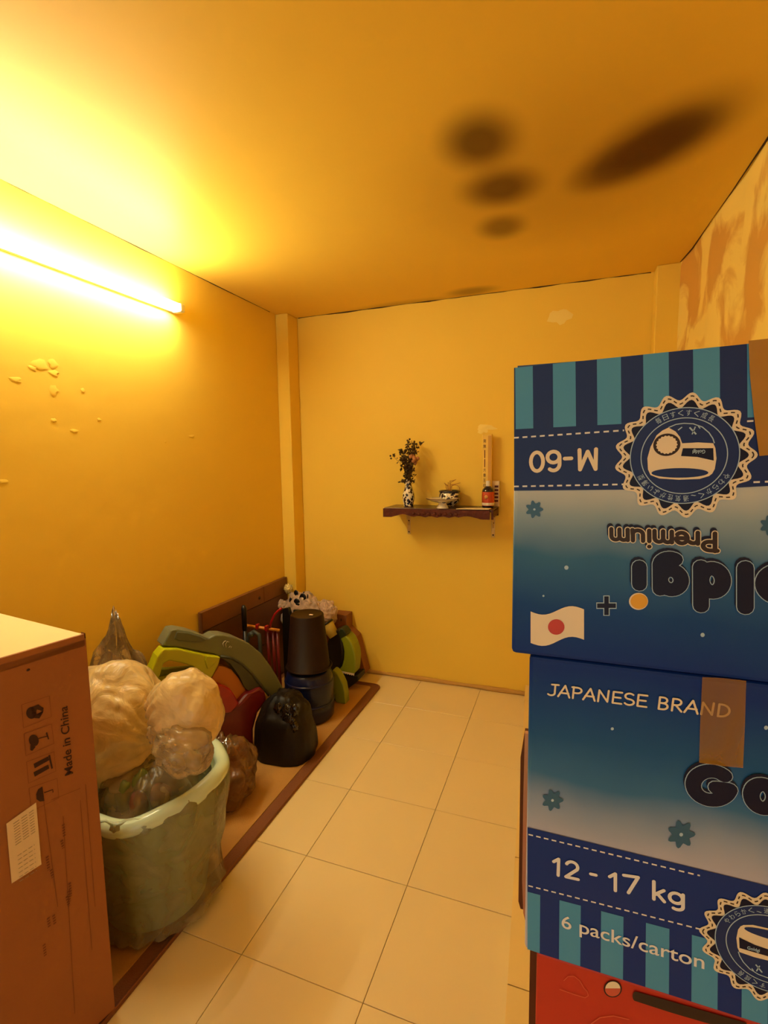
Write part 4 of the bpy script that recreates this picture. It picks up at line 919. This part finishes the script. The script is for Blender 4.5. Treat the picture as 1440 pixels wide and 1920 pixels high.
# lime and black round toys
def zz7(x, y): return 500+x/6, 1080+y/6
def corner_slab(pts, y, th, m, name, parent, bevel=.004, zmin=None):
    P = [aty(zz7(*q), y) for q in pts]
    if zmin is not None:
        for v in P: v.z = max(v.z, zmin)
    return MB().prism(P, (0, th, 0), m).build(name, parent, bevel=bevel)
m_lg = mat('lime_wheel', '#8a9412', .45, var=.1)
w1 = thing('ride_on_toy', 'round black toy shell with lime green crescent edge, beside the brown carton', 'toy', (-1.33, 2.86, ZR))
corner_slab([(690, 700), (760, 620), (830, 590), (880, 640), (850, 720), (868, 850), (862, 960), (820, 1060), (760, 1110), (660, 1100), (640, 900)], 2.79, .09, mat('toy_black', '#150c08', .4), 'shell', w1, .015)
corner_slab([(888, 668), (935, 720), (965, 780), (990, 860), (1000, 930), (995, 1020), (983, 1110), (880, 1092), (800, 1075), (840, 1020), (862, 950), (868, 850), (850, 760), (825, 705)], 2.775, .10, m_lg, 'crescent', w1, .01)
corner_slab([(825, 590), (860, 600), (900, 650), (890, 672), (825, 708), (800, 640)], 2.77, .08, mat('deep_green', '#1e2a0c', .5), 'hub', w1, .008)
b = [(800+12*i, 1078+i*2.6+(8 if i % 2 else -2)) for i in range(16)]
corner_slab([(800, 1066), (985, 1100)]+list(reversed(b)), 2.768, .004, m_crm, 'white_trim', w1, 0)
base_o = corner_slab([(770, 1090), (985, 1125), (1030, 1120), (1026, 1185), (900, 1290), (780, 1290)], 2.775, .12, mat('base_black', '#0c0807', .5), 'base', w1, .008, zmin=ZR)
w2 = thing('lime_crescent_toy', 'lime green curved plastic piece leaning beside the blue jug', 'toy', (-1.26, 2.62, ZR))
P = [(735, 1060), (765, 1070), (800, 1110), (835, 1170), (862, 1230), (880, 1330), (890, 1480), (860, 1496), (810, 1492), (775, 1440), (745, 1300), (720, 1150)]
corner_slab(P, 2.60, .06, m_lg, 'crescent', w2, .012, zmin=ZR)
corner_slab([(700, 1150), (740, 1150), (770, 1400), (780, 1480), (700, 1480)], 2.62, .03, MATS['deep_green'], 'inner_side', w2, .004, zmin=ZR)
v = aty(zz7(215, 1100), 2.62); 
b = MB(); b.tube([aty(zz7(x, y), 2.60) for x, y in [(232, 950), (212, 1000), (215, 1100), (232, 1260), (240, 1330)]], .007, mat('green_edge', '#5f6a34', .5), n=8); 
w3 = thing('green_stick', 'thin green plastic edge between the black board and the blue jug', 'toy', (v.x, 2.6, ZR)); b.tube([aty(zz7(240, 1330), 2.60), Vector((v.x+.01, 2.6, ZR))], .007, MATS['green_edge'], n=8); b.build('strip', w3)
# brown cartons against the end wall, one on the other
cw = thing('small_carton', 'small brown carton standing against the end wall, behind the lime crescent', 'box', (-1.33, 3.03, 0.0))
P = [(600, 570), (880, 568), (1005, 690), (1060, 900), (1112, 1095), (1035, 1145), (1030, 1230), (600, 1230)]
P3 = [aty(zz7(*q), 2.99) for q in P]
for i in (5, 6, 7): P3[i].z = .002
P3[4].z = max(P3[4].z, .002)
zc1 = aty(zz7(700, 572), 2.99).z
MB().prism(P3, (0, .09, 0), mat('brown_carton', '#8a5428', .7, var=.1)).build('body', cw, bevel=.003)
cu = thing('small_carton', 'small brown carton with two dark dots, upper one at the end wall', 'box', (-1.37, 3.03, zc1))
a_, c2 = aty(zz7(735, 425), 2.99), aty(zz7(903, 575), 2.99)
MB().box((a_.x-.16, 2.99, zc1+.001), (c2.x, 3.085, a_.z), MATS['brown_carton']).build('body', cu, bevel=.002)
b = MB()
for yy in (485, 500): v = aty(zz7(838, yy), 2.99); b.lathe([(.0001, 0), (.005, 0), (.0001, .001)], m_crack, c=(v.x, 2.9895, v.z), n=10, M=Matrix.Rotation(PI/2, 4, 'X'))
b.build('printed_dots', cu)
# yellow white cup shape and its dark edge
yc = thing('yellow_tub', 'yellow and white plastic tub lying between the bucket and the small carton', 'tub', aty(zz7(720, 600), 2.80))
c0 = aty(zz7(715, 600), 2.80); M3 = Matrix.Rotation(math.radians(-35), 4, 'Y')
MB().lathe([(.0001, -.05), (.034, -.05), (.044, .045), (.046, .05), (.04, .048), (.03, -.04), (.0001, -.045)], mat('pale_yellow', '#e6cf6a', .4, var=.2, vscale=14), c=c0, n=28, M=M3).build('body', yc)
MB().lathe([(.0455, .038), (.049, .041), (.049, .049), (.0455, .052)], m_bkp, c=c0, n=28, M=M3).build('rim', yc)
# panda-patterned bag on the cartons
f_pink = film('pink_white_bag', '#f8d8b8', .85, rough=.3, bump=.6, bscale=16, trans=.3)
pb = aty((568, 1142), 2.87)
pd = thing('printed_bag', 'crumpled pinkish white bag with black round prints in the corner behind the bucket', 'bag', pb)
b = MB(); b.blob(pb+Vector((0, .0, -.045)), (.155, .070, .16), f_pink, sub=5, amp=.16, fr=2.6, seed=71, fold=.12, nf=11, shape=lambda q, p: Vector((q.x*(1.0-.1*p.z), q.y, q.z))); b.build('body', pd)
b = MB(); b.blob(aty((612, 1150), 2.90), (.075, .05, .09), f_pink, sub=5, amp=.2, fr=2.6, seed=73, fold=.2, nf=9); b.build('side_fold', pd)
b = MB(); b.blob(aty((526, 1133), 2.86), (.05, .03, .032), f_pink, sub=4, amp=.25, fr=3, seed=75, fold=.2, nf=9); b.build('corner_fold', pd)
b = MB(); b.blob(aty((541, 1104), 2.90), (.028, .025, .03), mat('cream_knot', '#e8cf80', .5), sub=4, amp=.5, fr=4, seed=77, fold=.3); b.build('knot', pd)
bpy.context.view_layer.update(); b = MB()
for (x, y, rx, ry, rot) in [(555, 1112, 4.2, 5.6, .3), (568, 1121.5, 7, 8.5, .1), (556.5, 1128, 6, 5.5, .4), (545, 1126.5, 3, 6, .2), (570, 1111.5, 2.8, 2, 0), (558, 1133, 4, 2.5, .3), (577, 1119, 1, 5, -.4)]:
    c_ = aty((x, y), 2.825); c_ = on_surface(pd.children[0], (x, y))[0]; b.blob(c_, (rx*.0038, .006, ry*.0038), m_bkp, sub=3, amp=.05)
c_ = on_surface(pd.children[0], (568, 1122.5))[0]+Vector((.001, -.006, 0)); b.blob(c_, (.007, .004, .010), m_crm, sub=3, amp=.05)
b.build('black_prints', pd)
bpy.context.view_layer.update()
